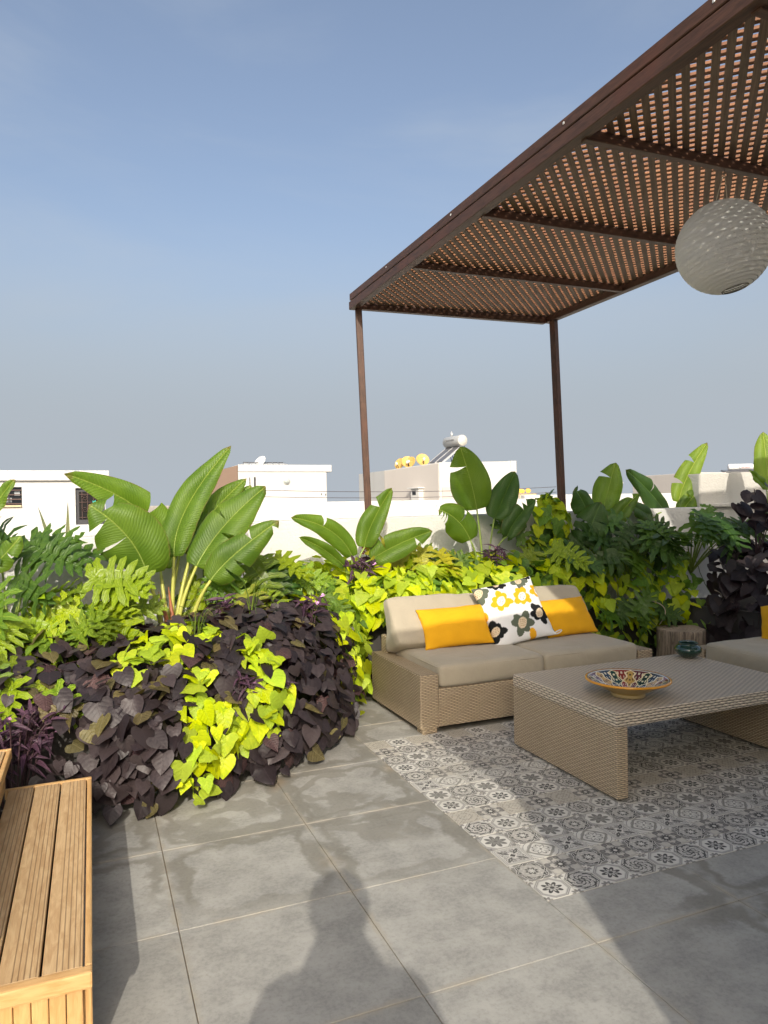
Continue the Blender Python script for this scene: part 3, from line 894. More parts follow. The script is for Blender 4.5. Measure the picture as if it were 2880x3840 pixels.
# flowered pillow: the print is painted on a fine grid
FL = [(.3175, .338, 'y', .19, 7, .2), (.665, .344, 'y', .185, 7, .9), (.985, .285, 'y', .17, 7, .4), (.497, .739, 'g', .21, 6, .1), (.833, .649, 'k', .19, 7, .55), (.075, .754, 'k', .18, 7, .1), (.056, .118, 'g', .20, 7, .7), (.384, .030, 'k', .16, 7, .3), (.749, .0615, 'g', .175, 7, .1), (.92, -.02, 'k', .12, 6, 0), (.613, .93, 'y', .09, 2, .2), (.02, .486, 'y', .07, 2, 1.5), (1.0, .722, 'g', .08, 2, 1.2), (1.01, .90, 'g', .07, 2, .4)]
INK = {'y': (.80, .40, .015), 'g': (.115, .135, .095), 'k': (.012, .013, .014)}
def paint(s, t):
    for cx, cy, c, rad, n, ph in FL:
        dx, dy = s - cx, t - cy; r = math.hypot(dx, dy)
        if r > rad * 1.1: continue
        a = math.atan2(dy, dx)
        if n > 2:
            ca, sa = math.cos(.7), math.sin(.7)
            ex, ey = (dx * ca + dy * sa) / (rad * .30), (-dx * sa + dy * ca) / (rad * .42)
            e = math.hypot(ex, ey)
            if e < 1:
                if e < .82:
                    gx, gy = (dx / (rad * .13)), (dy / (rad * .13)); row = math.floor(gy)
                    fx = (gx + .5 * (row % 2)) % 1 - .5; fy = gy % 1 - .5
                    if fx * fx + fy * fy < .085: return (.02, .02, .02) if c == 'y' else (.40, .26, .12)
                return (.86, .84, .78) if c == 'y' else (.74, .60, .42)
            # petals: n ellipses of uneven length
            for k in range(n):
                an = ph + 2 * math.pi * k / n + .14 * math.sin(k * 2.7 + ph * 5)
                ln = rad * (.86 + .14 * math.sin(k * 3.9 + ph * 7))
                px, py = math.cos(an), math.sin(an)
                al = dx * px + dy * py; ac = -dx * py + dy * px
                if ((al - ln * .54) / (ln * .46)) ** 2 + (ac / (rad * .285)) ** 2 < 1: return INK[c]
            if r < rad * .40: return INK[c]
        elif (dx / (rad * .6)) ** 2 + (dy / rad) ** 2 < 1: return INK[c]
    return (.80, .80, .79)
fp_me = pillow(.475, .47, .15, n=120, seed=9, pinch=.06)
ca = fp_me.color_attributes.new('print', 'FLOAT_COLOR', 'POINT')
for v in fp_me.vertices:
    s, t = v.co.x / .475 + .5, .5 - v.co.y / .47
    ca.data[v.index].color = (*paint(s, t), 1) if v.co.z > -.012 else (.78, .78, .77, 1)
fp = mobj('flowered_pillow', fp_me, 'flower_print', None, (2.512, .735, .612))
orient(fp, V(-.045, .26, .395), V(-.12, -1, .3))
tag(fp, 'white square pillow with yellow, black and grey-green flowers', 'pillow')
lp = [V(.235 + .016 * math.sin(t) * 1 + .050 * (1 - math.cos(t)) / 2, -.222 + .010 * math.sin(t), .0) for t in [i * 2 * math.pi / 16 for i in range(17)]]
mobj('hanging_loop', tubem(lp, .0045, 6), 'white_cord', fp)

# ---- coffee table: a woven slab on two woven end panels
TB = V(2.60, -.555, 0)
tb = empty('coffee_table', TB, 'long woven wicker coffee table on two panel legs', 'table')
TX0, TX1, TY0, TY1 = 1.962, 3.232, -.992, -.118
mobj('tabletop', box(TX1 - TX0, TY1 - TY0, .068, .010, 'wick', 3), 'wicker_top', tb, ((TX0 + TX1) / 2 - TB.x, (TY0 + TY1) / 2 - TB.y, .376))
for x in (TX0 + .0335, TX1 - .0335):
    mobj('leg_panel', box(.066, TY1 - TY0 - .003, .330, .009, 'wick', 3), 'wicker', tb, (x - TB.x, (TY0 + TY1) / 2 - TB.y, .012 + .165))
    for y in (TY0 + .04, TY1 - .04):
        me = mesh_of(*lathe([(.0, 0), (.017, 0), (.017, .013), (0, .013)], 14)); mobj('glide', me, 'dark_metal', tb, (x - TB.x, y - TB.y, 0))

# ---- bowl
BW = V(2.225, -.765, .412)
bw = empty('bowl', BW, 'wide glazed bowl with orange rim and painted inside on the coffee table', 'bowl')
outp = [(.0, .004), (.060, .004), (.078, .000), (.084, .003), (.082, .017), (.084, .020), (.120, .038), (.160, .060), (.186, .074), (.196, .0775)]
mobj('outside', mesh_of(*lathe(outp, 72)), 'bowl_outside', bw)
mobj('rim', mesh_of(*lathe([(.1955, .0772), (.204, .0775), (.2075, .081), (.2065, .087), (.201, .0895), (.1965, .0885)], 72)), 'bowl_rim', bw)
mobj('inside', mesh_of(*lathe([(.1968, .0884), (.186, .082), (.160, .0675), (.125, .047), (.085, .029), (.050, .022), (.0, .020)], 72)), 'bowl_inside', bw)

# ---- small green pot
pt = mobj('small_pot', mesh_of(*lathe([(0, .002), (.036, .0), (.044, .004), (.060, .018), (.077, .036), (.082, .048), (.078, .060), (.064, .074), (.055, .080), (.054, .086), (.058, .090), (.056, .093), (.050, .090), (.049, .082), (.058, .070), (.070, .050), (.060, .025), (0, .012)], 48)), 'green_glaze', None, (3.152, -.232, .412))
tag(pt, 'small round dark green glazed pot on the coffee table corner', 'pot')

# ---- stump
SM = V(4.29, .98, 0)
stump = empty('tree_stump', SM, 'weathered tree stump stool standing between the two sofas', 'stump')
def stump_mesh():
    vs, fs, uv = [], [], []; seg = 56; prof = [(1.06, 0), (1.02, .05), (.98, .16), (.99, .25), (1.0, .300), (.985, .312), (.95, .314)]
    for r, z in prof:
        for k in range(seg):
            a = 2 * math.pi * k / seg
            rr = .192 * r * (1 + .035 * math.sin(3 * a + .6) + .018 * math.sin(7 * a) + .010 * math.sin(23 * a + z * 8) + .012 * mnoise.noise(V(math.cos(a) * 6, math.sin(a) * 6, z * 5)))
            if abs(a - 4.75) < .06 and z > .1: rr *= .95
            vs.append(V(rr * math.cos(a), rr * math.sin(a), z + (.004 * math.sin(5 * a) if z > .29 else 0)))
    for i in range(len(prof) - 1):
        for k in range(seg): k2 = (k + 1) % seg; fs.append((i * seg + k, i * seg + k2, (i + 1) * seg + k2, (i + 1) * seg + k))
    return vs, fs, seg, len(prof)
vs, fs, seg, npf = stump_mesh()
mobj('bark', mesh_of(vs, fs), 'bark', stump)
top = vs[(npf - 1) * seg:]; cv, cf = list(top), []
for ring, f in ((1, .66), (2, .33)):
    for p in top: cv.append(V(p.x * f, p.y * f, p.z + .004 * mnoise.noise(V(p.x * 20 * f, p.y * 20 * f, 0))))
cv.append(V(0, 0, .313))
for ring in range(2):
    for k in range(seg): k2 = (k + 1) % seg; cf.append((ring * seg + k, ring * seg + k2, (ring + 1) * seg + k2, (ring + 1) * seg + k))
for k in range(seg): cf.append((2 * seg + k, 2 * seg + (k + 1) % seg, 3 * seg))
mobj('cut_top', mesh_of(cv, cf), 'cut_wood', stump)

# ---- paper lantern
LN = V(2.690, -.962, 2.628); LR = .2235
ln = empty('paper_lantern', LN, 'round white paper lantern hanging from the pergola', 'lantern')
prof = []; NR = 24
a0, a1 = math.asin(.27), math.pi - math.asin(.27)
for i in range(NR * 4 + 1):
    a = a0 + (a1 - a0) * i / (NR * 4)
    bulge = 1 + .008 * abs(math.sin(i / 4 * math.pi)) + .0025 * math.sin(i * 1.7)
    prof.append((LR * math.sin(a) * bulge, LR * 1.0 * math.cos(a) * bulge))
tilt = (R(-9), R(-9), 0)
sh = mobj('paper_shade', mesh_of(*lathe(prof, 64)), 'paper', ln, (0, 0, 0), tilt)
hel = []
for i in range(NR * 40 + 1):
    a = a0 + (a1 - a0) * i / (NR * 40); th = 2 * math.pi * i / 40
    hel.append(V(LR * math.sin(a) * .997 * math.cos(th), LR * math.sin(a) * .997 * math.sin(th), LR * math.cos(a) * .997))
mobj('wire_rib', tubem(hel, .0021, 4), 'wire', ln, (0, 0, 0), tilt)
for zz, s in ((a1, 'bottom'), (a0, 'top')):
    rg = [V(LR * .27 * math.cos(t), LR * .27 * math.sin(t), LR * math.cos(zz)) for t in [i * 2 * math.pi / 40 for i in range(41)]]
    mobj('opening_ring', tubem(rg, .0028, 5), 'wire', ln, (0, 0, 0), tilt)
hook = V(2.676, -.985, 2.992) - LN
for sx in (-.05, .03):
    mobj('string', tubem([V(sx, .0, LR * .95), V(sx * .5 + hook.x * .5, hook.y * .5, (LR + hook.z) * .5), hook], .0030, 5), 'pale_cord', ln)

# ================================================================== plants
pr = random.Random(21)
# ---- leaf shapes (tip along +Y, upper side +Z, attached at the origin)
def heart(outline, fold, cup, droop, rip, seed):
    n = len(outline); vs, fs, uv = [], [], []
    rows = [(0, .0), (0, .07), (0, .17), (0, .31), (0, .48), (0, .66), (0, .84), (0, 1.0)]
    cols = (-1, -.52, 0, .52, 1)
    for i in range(n):
        ox, oy = outline[i]; my = rows[i][1]
        for c in cols:
            x = ox * c; y = my + (oy - my) * abs(c) ** 1.3
            z = fold * abs(x) - cup * x * x - droop * max(y, 0) ** 2 + rip * math.sin(y * 9 + seed + c * 2) * abs(c)
            vs.append(V(x, y, z)); uv.append((max(0, (y + .16) / 1.16), x / .55))
    for i in range(n - 1):
        for k in range(4):
            a = i * 5 + k; fs.append((a, a + 1, a + 6, a + 5))
    return mesh_of(vs, fs, uv, 'heart_leaf')
CORD = [(.02, .0), (.20, -.16), (.40, -.14), (.51, .05), (.48, .30), (.35, .56), (.17, .80), (.01, 1.0)]
ROUND = [(.02, .0), (.24, -.18), (.46, -.15), (.58, .06), (.55, .32), (.40, .58), (.19, .82), (.01, .98)]
LOBED = [(.02, .0), (.20, -.14), (.44, -.16), (.60, .06), (.44, .30), (.38, .52), (.20, .80), (.01, 1.02)]
SLIM = [(.02, .0), (.15, -.12), (.32, -.10), (.42, .06), (.40, .30), (.29, .56), (.14, .82), (.01, 1.05)]
def leafset(kinds, mats):
    out = []
    for mt in mats:
        for k, (o, f, c, d, r) in enumerate(kinds):
            me = heart(o, f, c, d, r, k * 1.7); me.materials.append(M[mt]); out.append((mt, me))
    return out
KP = [(CORD, .5, .6, .3, .02), (ROUND, -.2, .1, -.1, .03), (ROUND, .12, .25, .14, .012), (ROUND, .22, .3, .18, .015), (ROUND, .02, .2, .22, .02), (CORD, .30, .35, .12, .015), (ROUND, -.06, .2, .12, .02)]
KL = [(CORD, .55, .5, .35, .04), (LOBED, -.15, .1, .1, .05), (CORD, .22, .3, .20, .03), (LOBED, .16, .25, .24, .04), (ROUND, .28, .3, .18, .03), (LOBED, .30, .35, .15, .04), (ROUND, .04, .25, .26, .03)]
LEAVES = {}
for kk, mats in ((KP, ('leaf_purple', 'leaf_wine', 'leaf_olive')), (KL, ('leaf_lime', 'leaf_green'))):
    for mt, me in leafset(kk, mats): LEAVES.setdefault(mt, []).append(me)

def poly_at(pts, s):
    """point at parameter s (0..1) of a polyline, by vertex index"""
    f = s * (len(pts) - 1); i = min(int(f), len(pts) - 2); return pts[i].lerp(pts[i + 1], f - i)
class Mound:
    def __init__(s, edge, crest, z0, zc, back=.35, zb=-.06, bulge=.10):
        s.e = [V(*p, 0) for p in edge]; s.c = [V(*p, 0) for p in crest]
        s.z0, s.zc, s.back, s.zb, s.bulge = z0, zc, back, zb, bulge
        s.len = sum((s.e[i + 1] - s.e[i]).length for i in range(len(s.e) - 1))
    def at(s, a, t):
        e, c = poly_at(s.e, a), poly_at(s.c, a)
        zc = s.zc(a) if callable(s.zc) else s.zc; z0 = s.z0(a) if callable(s.z0) else s.z0
        if t <= 1:
            o = t ** 1.9; h = math.sin(t * math.pi / 2) ** .85
            wob = 1 + .10 * mnoise.noise(V(e.x * 2.6, e.y * 2.6, t * 2.4))
            p = e.lerp(c, o); p.z = z0 + (zc - z0) * h
            p += (e - c).normalized() * s.bulge * (math.sin(t * math.pi) * .5 + mnoise.noise(V(e.x * 2.2 + 9, e.y * 2.2, t * 3)) * .9 * min(1, t * 3))
            p.z += .05 * mnoise.noise(V(p.x * 3.1, p.y * 3.1, 4)) * min(1, t * 2)
        else:
            d = (c - e).normalized(); p = c + d * s.back * (t - 1); p.z = zc + s.zb * (t - 1) + .05 * mnoise.noise(V(p.x * 3.1, p.y * 3.1, 4))
        return p
    def frame(s, a, t):
        h = .012; p = s.at(a, t)
        da = s.at(min(a + h, 1), t) - s.at(max(a - h, 0), t); dt = s.at(a, min(t + .03, 1.98)) - s.at(a, max(t - .03, 0))
        n = da.cross(dt)
        if n.length < 1e-9: n = V(0, -1, .3)
        n.normalize()
        if n.dot(poly_at(s.e, a) - poly_at(s.c, a)) + n.z * .6 < 0: n = -n
        return p, n, -dt.normalized()
PLANTS = {}
def plant(key, name, label, cat, loc, group=None):
    if key not in PLANTS: PLANTS[key] = [empty(name, loc, label, cat, group), V(*loc), 0]
    return PLANTS[key]
def put_leaf(key, me, p, tip, nrm, size, name='leaf'):
    root, base, n = PLANTS[key]; PLANTS[key][2] += 1
    z = nrm.normalized(); y = (tip - z * tip.dot(z))
    if y.length < 1e-4: y = V(0, -1, 0) - z * (-z.y)
    y.normalize(); x = y.cross(z)
    o = bpy.data.objects.new(name, me)
    mt = Matrix((x * size * pr.uniform(.9, 1.1), y * size, z * size)).transposed().to_4x4(); mt.translation = p - base
    o.matrix_basis = mt
    COL.objects.link(o); o.parent = root
    return o
def jit(s): return V(pr.gauss(0, s), pr.gauss(0, s), pr.gauss(0, s))
def scatter(md, spacing, choose, t1=1.5, offset=0.0, size=(.10, .15), upb=.45, jt=.34):
    rows = max(3, int(1.35 * t1 / spacing * .72)); 
    for i in range(rows):
        t = t1 * (i + .5) / rows
        L = md.len * (1 - .25 * min(t, 1)); n = max(2, int(L / spacing))
        for k in range(n):
            a = (k + .5 + pr.uniform(-.42, .42) + .5 * (i % 2)) / n; tt = t + pr.uniform(-.4, .4) * t1 / rows
            if not (0 <= a <= 1) or tt < 0.01: continue
            p, nr, dn = md.frame(a, tt)
            c = choose(p, a, tt)
            if not c: continue
            key, mt = c
            nr2 = (nr * (1 - upb) + V(-.10, -.25, .85) * upb + jit(jt)).normalized()
            tip = dn + jit(.35) + V(0, 0, -.25)
            sz = pr.uniform(*size) * (.68 if pr.random() < .20 else 1)
            pp = p + nr * (offset + pr.uniform(-.045, .038)) - tip.normalized() * sz * .35
            if pp.z < .03: pp.z = .03 + pr.uniform(0, .02)
            o = put_leaf(key, pr.choice(LEAVES[mt]), pp, tip, nr2, sz)
def stems(key, md, n, mat, a0=0.0, a1=1.0, off=-.05):
    root, base, _ = PLANTS[key]
    for k in range(n):
        a = a0 + (a1 - a0) * (k + pr.random()) / n; pts = []
        for q in range(9):
            t = 1.35 - 1.25 * q / 8; aa = min(1, max(0, a + .03 * math.sin(q * 1.3 + k)))
            p, nr, dn = md.frame(aa, t); pts.append(p + nr * (off + .012 * math.sin(q * 2 + k)) - base)
        mobj('stem', tubem(pts, [.005 - .003 * q / 8 for q in range(9)], 5), mat, root)

# ---- the big mound by the paving: dark vine with lime shoots running through it
md1 = Mound([(-1.45, -.24), (-.75, -.22), (-.26, -.20), (-.02, -.28), (.22, -.25), (.42, -.06), (.60, -.08), (.88, .13), (1.09, .36), (1.27, .68), (1.36, .98)],
            [(-1.45, .45), (-.75, .45), (-.30, .45), (-.08, .45), (.14, .46), (.30, .50), (.44, .55), (.58, .62), (.68, .75), (.76, .92), (.86, 1.1)],
            .02, lambda a: .655 + .115 * min(1, a * 1.2), .42, -.04)
LIMEPATCH = [(V(0.064, 0.248, 0.689), 0.115), (V(-0.036, 0.085, 0.646), 0.086), (V(0.296, 0.294, 0.701), 0.104), (V(0.227, 0.503, 0.716), 0.072), (V(0.546, 0.089, 0.601), 0.082), (V(0.271, -0.106, 0.485), 0.076), (V(0.59, -0.042, 0.424), 0.108), (V(0.216, -0.217, 0.376), 0.099), (V(0.466, -0.069, 0.259), 0.083), (V(0.221, -0.257, 0.152), 0.111), (V(0.308, -0.171, 0.236), 0.075), (V(0.189, -0.246, 0.29), 0.072), (V(0.367, -0.091, 0.365), 0.077), (V(0.212, -0.06, 0.569), 0.063), (V(0.112, 0.058, 0.64), 0.069)]
BARE = V(-.60, -.20, .36)                                # spiderwort grows here instead
PVX = [-.60, -.28, -.02, .20, .42, .62, .84, 9]
PVL = ['behind the spiderwort thicket at the bench', 'hanging right behind the far bench corner', 'reaching the paving just past the bench corner', 'between the bench corner and the lowest lime shoots', 'mixed with the lowest lime shoots on the paving', 'just past the lime shoots towards the sofa', 'on the rounded mound corner over the paving joint', 'at the mound end against the bright lime heap']
for k, x in enumerate((-.80, -.44, -.15, .09, .31, .52, .72, .90)):
    plant('pv%d' % k, 'dark_vine', 'dark purple sweet potato vine ' + PVL[k], 'vine', (x, .42 if x < .4 else .60, .47), 'dark purple vines of the mound')
def pvk(p): return 'pv%d' % next(i for i, x in enumerate(PVX) if p.x < x)
plant('lv1', 'lime_vine', 'lime green sweet potato vine running through the dark purple vine', 'vine', (.25, .60, .47))
def choose1(p, a, t):
    if (p - BARE).length < .21 or p.x < -1.25: return None
    for c, r in LIMEPATCH:
        if (p - c).length < r * (1.20 + .60 * mnoise.noise(p * 9)): return ('lv1', 'leaf_lime') if pr.random() < .93 else None
    key = pvk(p)
    q = pr.random(); ol = .22 if (p.z > .42 and -.45 < p.x < .4) else .05
    return key, ('leaf_olive' if q < ol else ('leaf_wine' if q < ol + .06 else 'leaf_purple'))
scatter(md1, .0555, choose1, 1.7, .0, (.066, .108))
scatter(md1, .10, lambda p, a, t: ((pvk(p), 'leaf_purple') if p.x > -1.2 and (p - BARE).length > .2 else None), 1.5, -.06, (.08, .11))
for k in range(8): stems('pv%d' % k, md1, 3, 'stem_purple', .10 + .10 * k, .20 + .10 * k)
stems('lv1', md1, 5, 'stem_green', .35, .7, -.03)

# ---- bright lime vine between the dark mound and the sofa, and behind the sofa
md2 = Mound([(1.23, .60), (1.40, .92), (1.53, 1.22), (1.62, 1.40)], [(.80, .95), (.92, 1.18), (1.20, 1.45), (1.50, 1.66)], .02, lambda a: .80 + .12 * a, .35, 0)
plant('lv2', 'lime_vine', 'bright lime sweet potato vine heaped against the wicker sofa arm', 'vine', (1.25, 1.25, .47))
scatter(md2, .058, lambda p, a, t: ('lv2', 'leaf_lime' if pr.random() < .9 else 'leaf_green'), 1.6, 0, (.085, .13))
scatter(md2, .13, lambda p, a, t: ('lv2', 'leaf_lime'), 1.4, -.07, (.10, .14))
stems('lv2', md2, 5, 'stem_green')
md3 = Mound([(1.50, 1.20), (2.0, 1.16), (2.6, 1.15), (3.2, 1.15)], [(1.50, 1.55), (2.0, 1.50), (2.6, 1.48), (3.2, 1.46)], .50, lambda a: .90 - .02 * a, .35, .04)
plant('lv3', 'lime_vine', 'bright lime sweet potato vine spilling up behind the sofa backrest', 'vine', (2.2, 1.5, .47))
scatter(md3, .070, lambda p, a, t: ('lv3', 'leaf_lime' if p.x < 2.75 or pr.random() < .35 else 'leaf_green'), 1.7, 0, (.085, .13), .5)
scatter(md3, .13, lambda p, a, t: ('lv3', 'leaf_green'), 1.4, -.07, (.10, .14))
stems('lv3', md3, 4, 'stem_green')
# ---- shaded lime vine between the sofas
md4 = Mound([(3.15, 1.16), (3.5, 1.12), (4.0, 1.20), (4.42, 1.22), (4.66, .98)], [(3.2, 1.52), (3.55, 1.54), (4.0, 1.58), (4.5, 1.52), (4.85, 1.35)], .04, lambda a: .96 - .10 * a, .30, .02)
plant('lv4', 'lime_vine', 'shaded yellow-green sweet potato vine hanging behind the tree stump', 'vine', (3.9, 1.5, .47))
scatter(md4, .078, lambda p, a, t: ('lv4', 'leaf_lime' if pr.random() < .80 else 'leaf_green') if p.x < 4.55 else None, 1.6, 0, (.09, .14), .4)
scatter(md4, .13, lambda p, a, t: ('lv4', 'leaf_green'), 1.4, -.07, (.10, .14))
stems('lv4', md4, 6, 'stem_green')
# ---- lime shoots climbing at the shaded post
plant('lv5', 'lime_vine', 'lime vine climbing in front of the post above the shaded sofa corner', 'vine', (3.42, 1.62, .47))
md5 = Mound([(3.18, 1.52), (3.34, 1.48), (3.50, 1.50), (3.62, 1.56)], [(3.34, 1.62), (3.40, 1.60), (3.44, 1.60), (3.48, 1.62)], .90, lambda a: 1.33 + .09 * math.sin(a * 3.1), .12, -.03, .05)
scatter(md5, .075, lambda p, a, t: ('lv5', 'leaf_lime' if pr.random() < .7 else 'leaf_green'), 1.3, 0, (.09, .13))
stems('lv5', md5, 4, 'stem_green')
# ---- dark vine at the shaded end
md6 = Mound([(4.62, 1.02), (4.68, .62), (4.70, .10), (4.70, -.5), (4.70, -1.2)], [(4.95, 1.30), (5.10, .75), (5.15, .15), (5.15, -.5), (5.15, -1.2)], .05, lambda a: .92 + .10 * a, .40, .05)
plant('pvd', 'dark_vine', 'blackish purple vine filling the deep shade behind the second sofa', 'vine', (5.0, .4, .47))
scatter(md6, .105, lambda p, a, t: ('pvd', 'leaf_purple'), 1.6, 0, (.12, .17))
scatter(md6, .15, lambda p, a, t: ('pvd', 'leaf_purple'), 1.3, -.08, (.12, .16))
stems('pvd', md6, 6, 'stem_purple')
# a few long shoots of it reaching up in front of the wall
rt, bs_, _ = PLANTS['pvd']
for k, (x, y, z) in enumerate(((4.93, .80, 1.46), (5.06, .74, 1.50), (4.84, .92, 1.32), (5.02, .66, 1.36), (5.16, .6, 1.46))):
    p0 = V(5.0, .85, .85); p2 = V(x, y, z); pm = (p0 + p2) * .5 + V(.10 * math.sin(k), 0, .08)
    pts = bez(p0, pm, p2, 9); mobj('stem', tubem([q - bs_ for q in pts], .005, 5), 'stem_purple', rt)
    for q in range(4, 10):
        for _k in range(1):
            put_leaf('pvd', pr.choice(LEAVES['leaf_purple']), pts[q] + jit(.025), V(pr.gauss(0, .6), pr.gauss(-.5, .4), -.5), V(pr.gauss(-.1, .4), -.6 + pr.gauss(0, .3), .6), pr.uniform(.10, .15))

# ---- lobed philodendron leaves
def lobed(seed, L=1.0, nl=6, wide=1.0):
    r_ = random.Random(seed); vs, fs, uv = [], [], []
    def quadstrip(center, halfw, zf, edgez):
        o = len(vs)
        for i, (c, d, hw) in enumerate(zip(center, halfw[0], halfw[1])):
            for k in (-1, 0, 1):
                p = c + d * (hw * k); p.z += zf(c, i) + (edgez * hw if k else 0)
                vs.append(p); uv.append((i / (len(center) - 1), k))
        for i in range(len(center) - 1):
            for k in range(2): a = o + i * 3 + k; fs.append((a, a + 1, a + 4, a + 3))
    # the central blade along the rib
    n = 9
    ctr = [V(0, L * (-.04 + 1.04 * i / (n - 1)), 0) for i in range(n)]
    hw = [L * wide * w_ for w_ in (.08, .20, .215, .19, .165, .14, .11, .07, .004)]
    zf = lambda c, i: -.30 * max(0, c.y) ** 2 / L + .03 * L
    quadstrip(ctr, ([V(1, 0, 0)] * n, hw), zf, .25)
    for s in (-1, 1):
        for k in range(nl + 1):
            f = k / nl; y0 = L * (.0 + .80 * f)
            ang = R(128 - 92 * f + r_.uniform(-7, 7)); ln = L * wide * (.50 + .16 * math.sin(f * 2.6)) * (1 - .50 * f ** 1.6) * r_.uniform(.88, 1.1)
            d = V(math.sin(ang) * s, math.cos(ang), 0); pd = V(-d.y, d.x, 0)
            w0 = L * .088 * r_.uniform(.85, 1.15) * (1 - .25 * f)
            cc, dd, ww = [], [], []
            for i in range(6):
                t = i / 5; c = V(0, y0, 0) + d * ln * t + V(0, 1, 0) * ln * .16 * t * t
                cc.append(c); dd.append(pd); ww.append(w0 * (1.15, .85, 1.10, .82, .80, .06)[i] * (1 + .18 * math.sin(i * 2.1 + k + seed)))
            rise = r_.uniform(.10, .34); drop = r_.uniform(.25, .65); ph = r_.uniform(0, 6)
            zf2 = lambda c, i, y0=y0, rise=rise, drop=drop, ph=ph: (-.30 * max(0, y0) ** 2 / L + .03 * L + abs(c.x) * rise - drop * c.x * c.x / L + .014 * L * math.sin(i * 2.2 + ph))
            quadstrip(cc, (dd, ww), zf2, .30)
    return mesh_of(vs, fs, uv, 'lobed_leaf')
LOB = {}
for mt in ('leaf_philodendron', 'leaf_philodendron_dark', 'leaf_philodendron_yellow'):
    for k in range(4):
        me = lobed(k + 3, 1.0, (5, 6, 5, 5)[k], (1.0, .90, 1.1, .8)[k]); me.materials.append(M[mt]); LOB.setdefault(mt, []).append(me)
def philodendron(key, label, base, n, pet, size, mt, az=(-200, 20), el=(35, 75), seed=0, alt=None, face=.5, extra=()):
    base = V(*base); plant(key, 'philodendron', label, 'plant', base, 'lobed philodendrons'); root = PLANTS[key][0]
    q = random.Random(seed + 100)
    items = [(R(az[0] + (az[1] - az[0]) * (k + q.uniform(.1, .9)) / n), R(q.uniform(*el)), q.uniform(*pet), q.uniform(*size)) for k in range(n)]
    items += [(R(a), R(e), l, s) for a, e, l, s in extra]
    for a, e, l, s in items:
        d = V(math.cos(a) * math.cos(e), math.sin(a) * math.cos(e), math.sin(e)); hd = V(math.cos(a), math.sin(a), 0)
        tipp = d * l; pts = bez(V(0, 0, 0), d * l * .55 + V(0, 0, l * .10), tipp, 8)
        mobj('petiole', tubem(pts, [.0075 - .0035 * i / 8 for i in range(9)], 6), 'petiole', root)
        tip = hd * .8 + V(0, 0, q.uniform(-.35, .55)) + V(q.gauss(0, .2), q.gauss(0, .2), 0)
        nr = V(0, 0, 1) * (1 - face) + V(-.35, -.95, .1) * face + hd * .15 + V(q.gauss(0, .32), q.gauss(0, .22), q.gauss(0, .2))
        m_ = mt if not alt or q.random() > .35 else alt
        put_leaf(key, q.choice(LOB[m_]), base + tipp, tip, nr, s)
philodendron('ph1', 'bright green lobed philodendron at the bench end of the bed', (-.66, .66, .52), 14, (.26, .54), (.18, .30), 'leaf_philodendron', (-190, 10), (40, 80), 1)
philodendron('ph2', 'bright green lobed philodendron right beside the tallest banana-leaved stems', (-.20, .72, .50), 14, (.24, .50), (.18, .30), 'leaf_philodendron', (-200, -50), (30, 78), 2, extra=((-75, 62, .40, .32), (-100, 74, .52, .30)))
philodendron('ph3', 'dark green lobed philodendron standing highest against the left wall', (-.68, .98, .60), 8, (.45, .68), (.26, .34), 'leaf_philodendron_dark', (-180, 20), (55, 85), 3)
philodendron('ph4', 'bushy yellow-edged philodendron between the two sunlit banana-leaved plants', (.80, 1.28, .52), 26, (.26, .60), (.19, .30), 'leaf_philodendron', (-200, 20), (25, 85), 4, 'leaf_philodendron_dark')
philodendron('ph4b', 'low green philodendron behind the purple vine crest', (.62, 1.02, .52), 8, (.20, .34), (.20, .28), 'leaf_philodendron', (-190, 10), (25, 70), 5, 'leaf_philodendron_yellow')
philodendron('ph5', 'yellowing lobed philodendron against the wall behind the sofa', (2.18, 1.58, .60), 8, (.30, .46), (.22, .30), 'leaf_philodendron_yellow', (-200, 20), (50, 88), 6, 'leaf_philodendron')
philodendron('ph6', 'green lobed philodendron beside the upright banana leaf behind the sofa', (2.42, 1.52, .58), 9, (.26, .42), (.20, .28), 'leaf_philodendron', (-200, 20), (40, 85), 7, 'leaf_philodendron_dark')
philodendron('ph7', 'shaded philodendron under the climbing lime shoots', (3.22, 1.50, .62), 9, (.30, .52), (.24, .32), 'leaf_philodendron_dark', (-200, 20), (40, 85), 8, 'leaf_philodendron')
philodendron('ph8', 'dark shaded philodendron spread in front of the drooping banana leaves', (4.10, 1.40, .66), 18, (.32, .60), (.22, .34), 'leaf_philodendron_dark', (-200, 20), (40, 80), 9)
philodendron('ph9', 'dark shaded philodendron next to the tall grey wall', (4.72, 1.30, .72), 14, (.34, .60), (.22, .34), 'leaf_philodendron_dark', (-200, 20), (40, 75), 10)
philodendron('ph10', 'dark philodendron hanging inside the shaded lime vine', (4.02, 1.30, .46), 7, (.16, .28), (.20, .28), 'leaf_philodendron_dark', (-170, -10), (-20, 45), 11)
philodendron('ph11', 'single drooping philodendron poking out of the dark vine by the bench', (-.50, .14, .50), 3, (.10, .20), (.16, .22), 'leaf_philodendron', (-140, -40), (-10, 50), 12)
philodendron('ph12', 'small pale philodendron above the spiderwort flowers', (-.78, .22, .55), 4, (.12, .24), (.16, .24), 'leaf_philodendron', (-160, -20), (20, 60), 13)

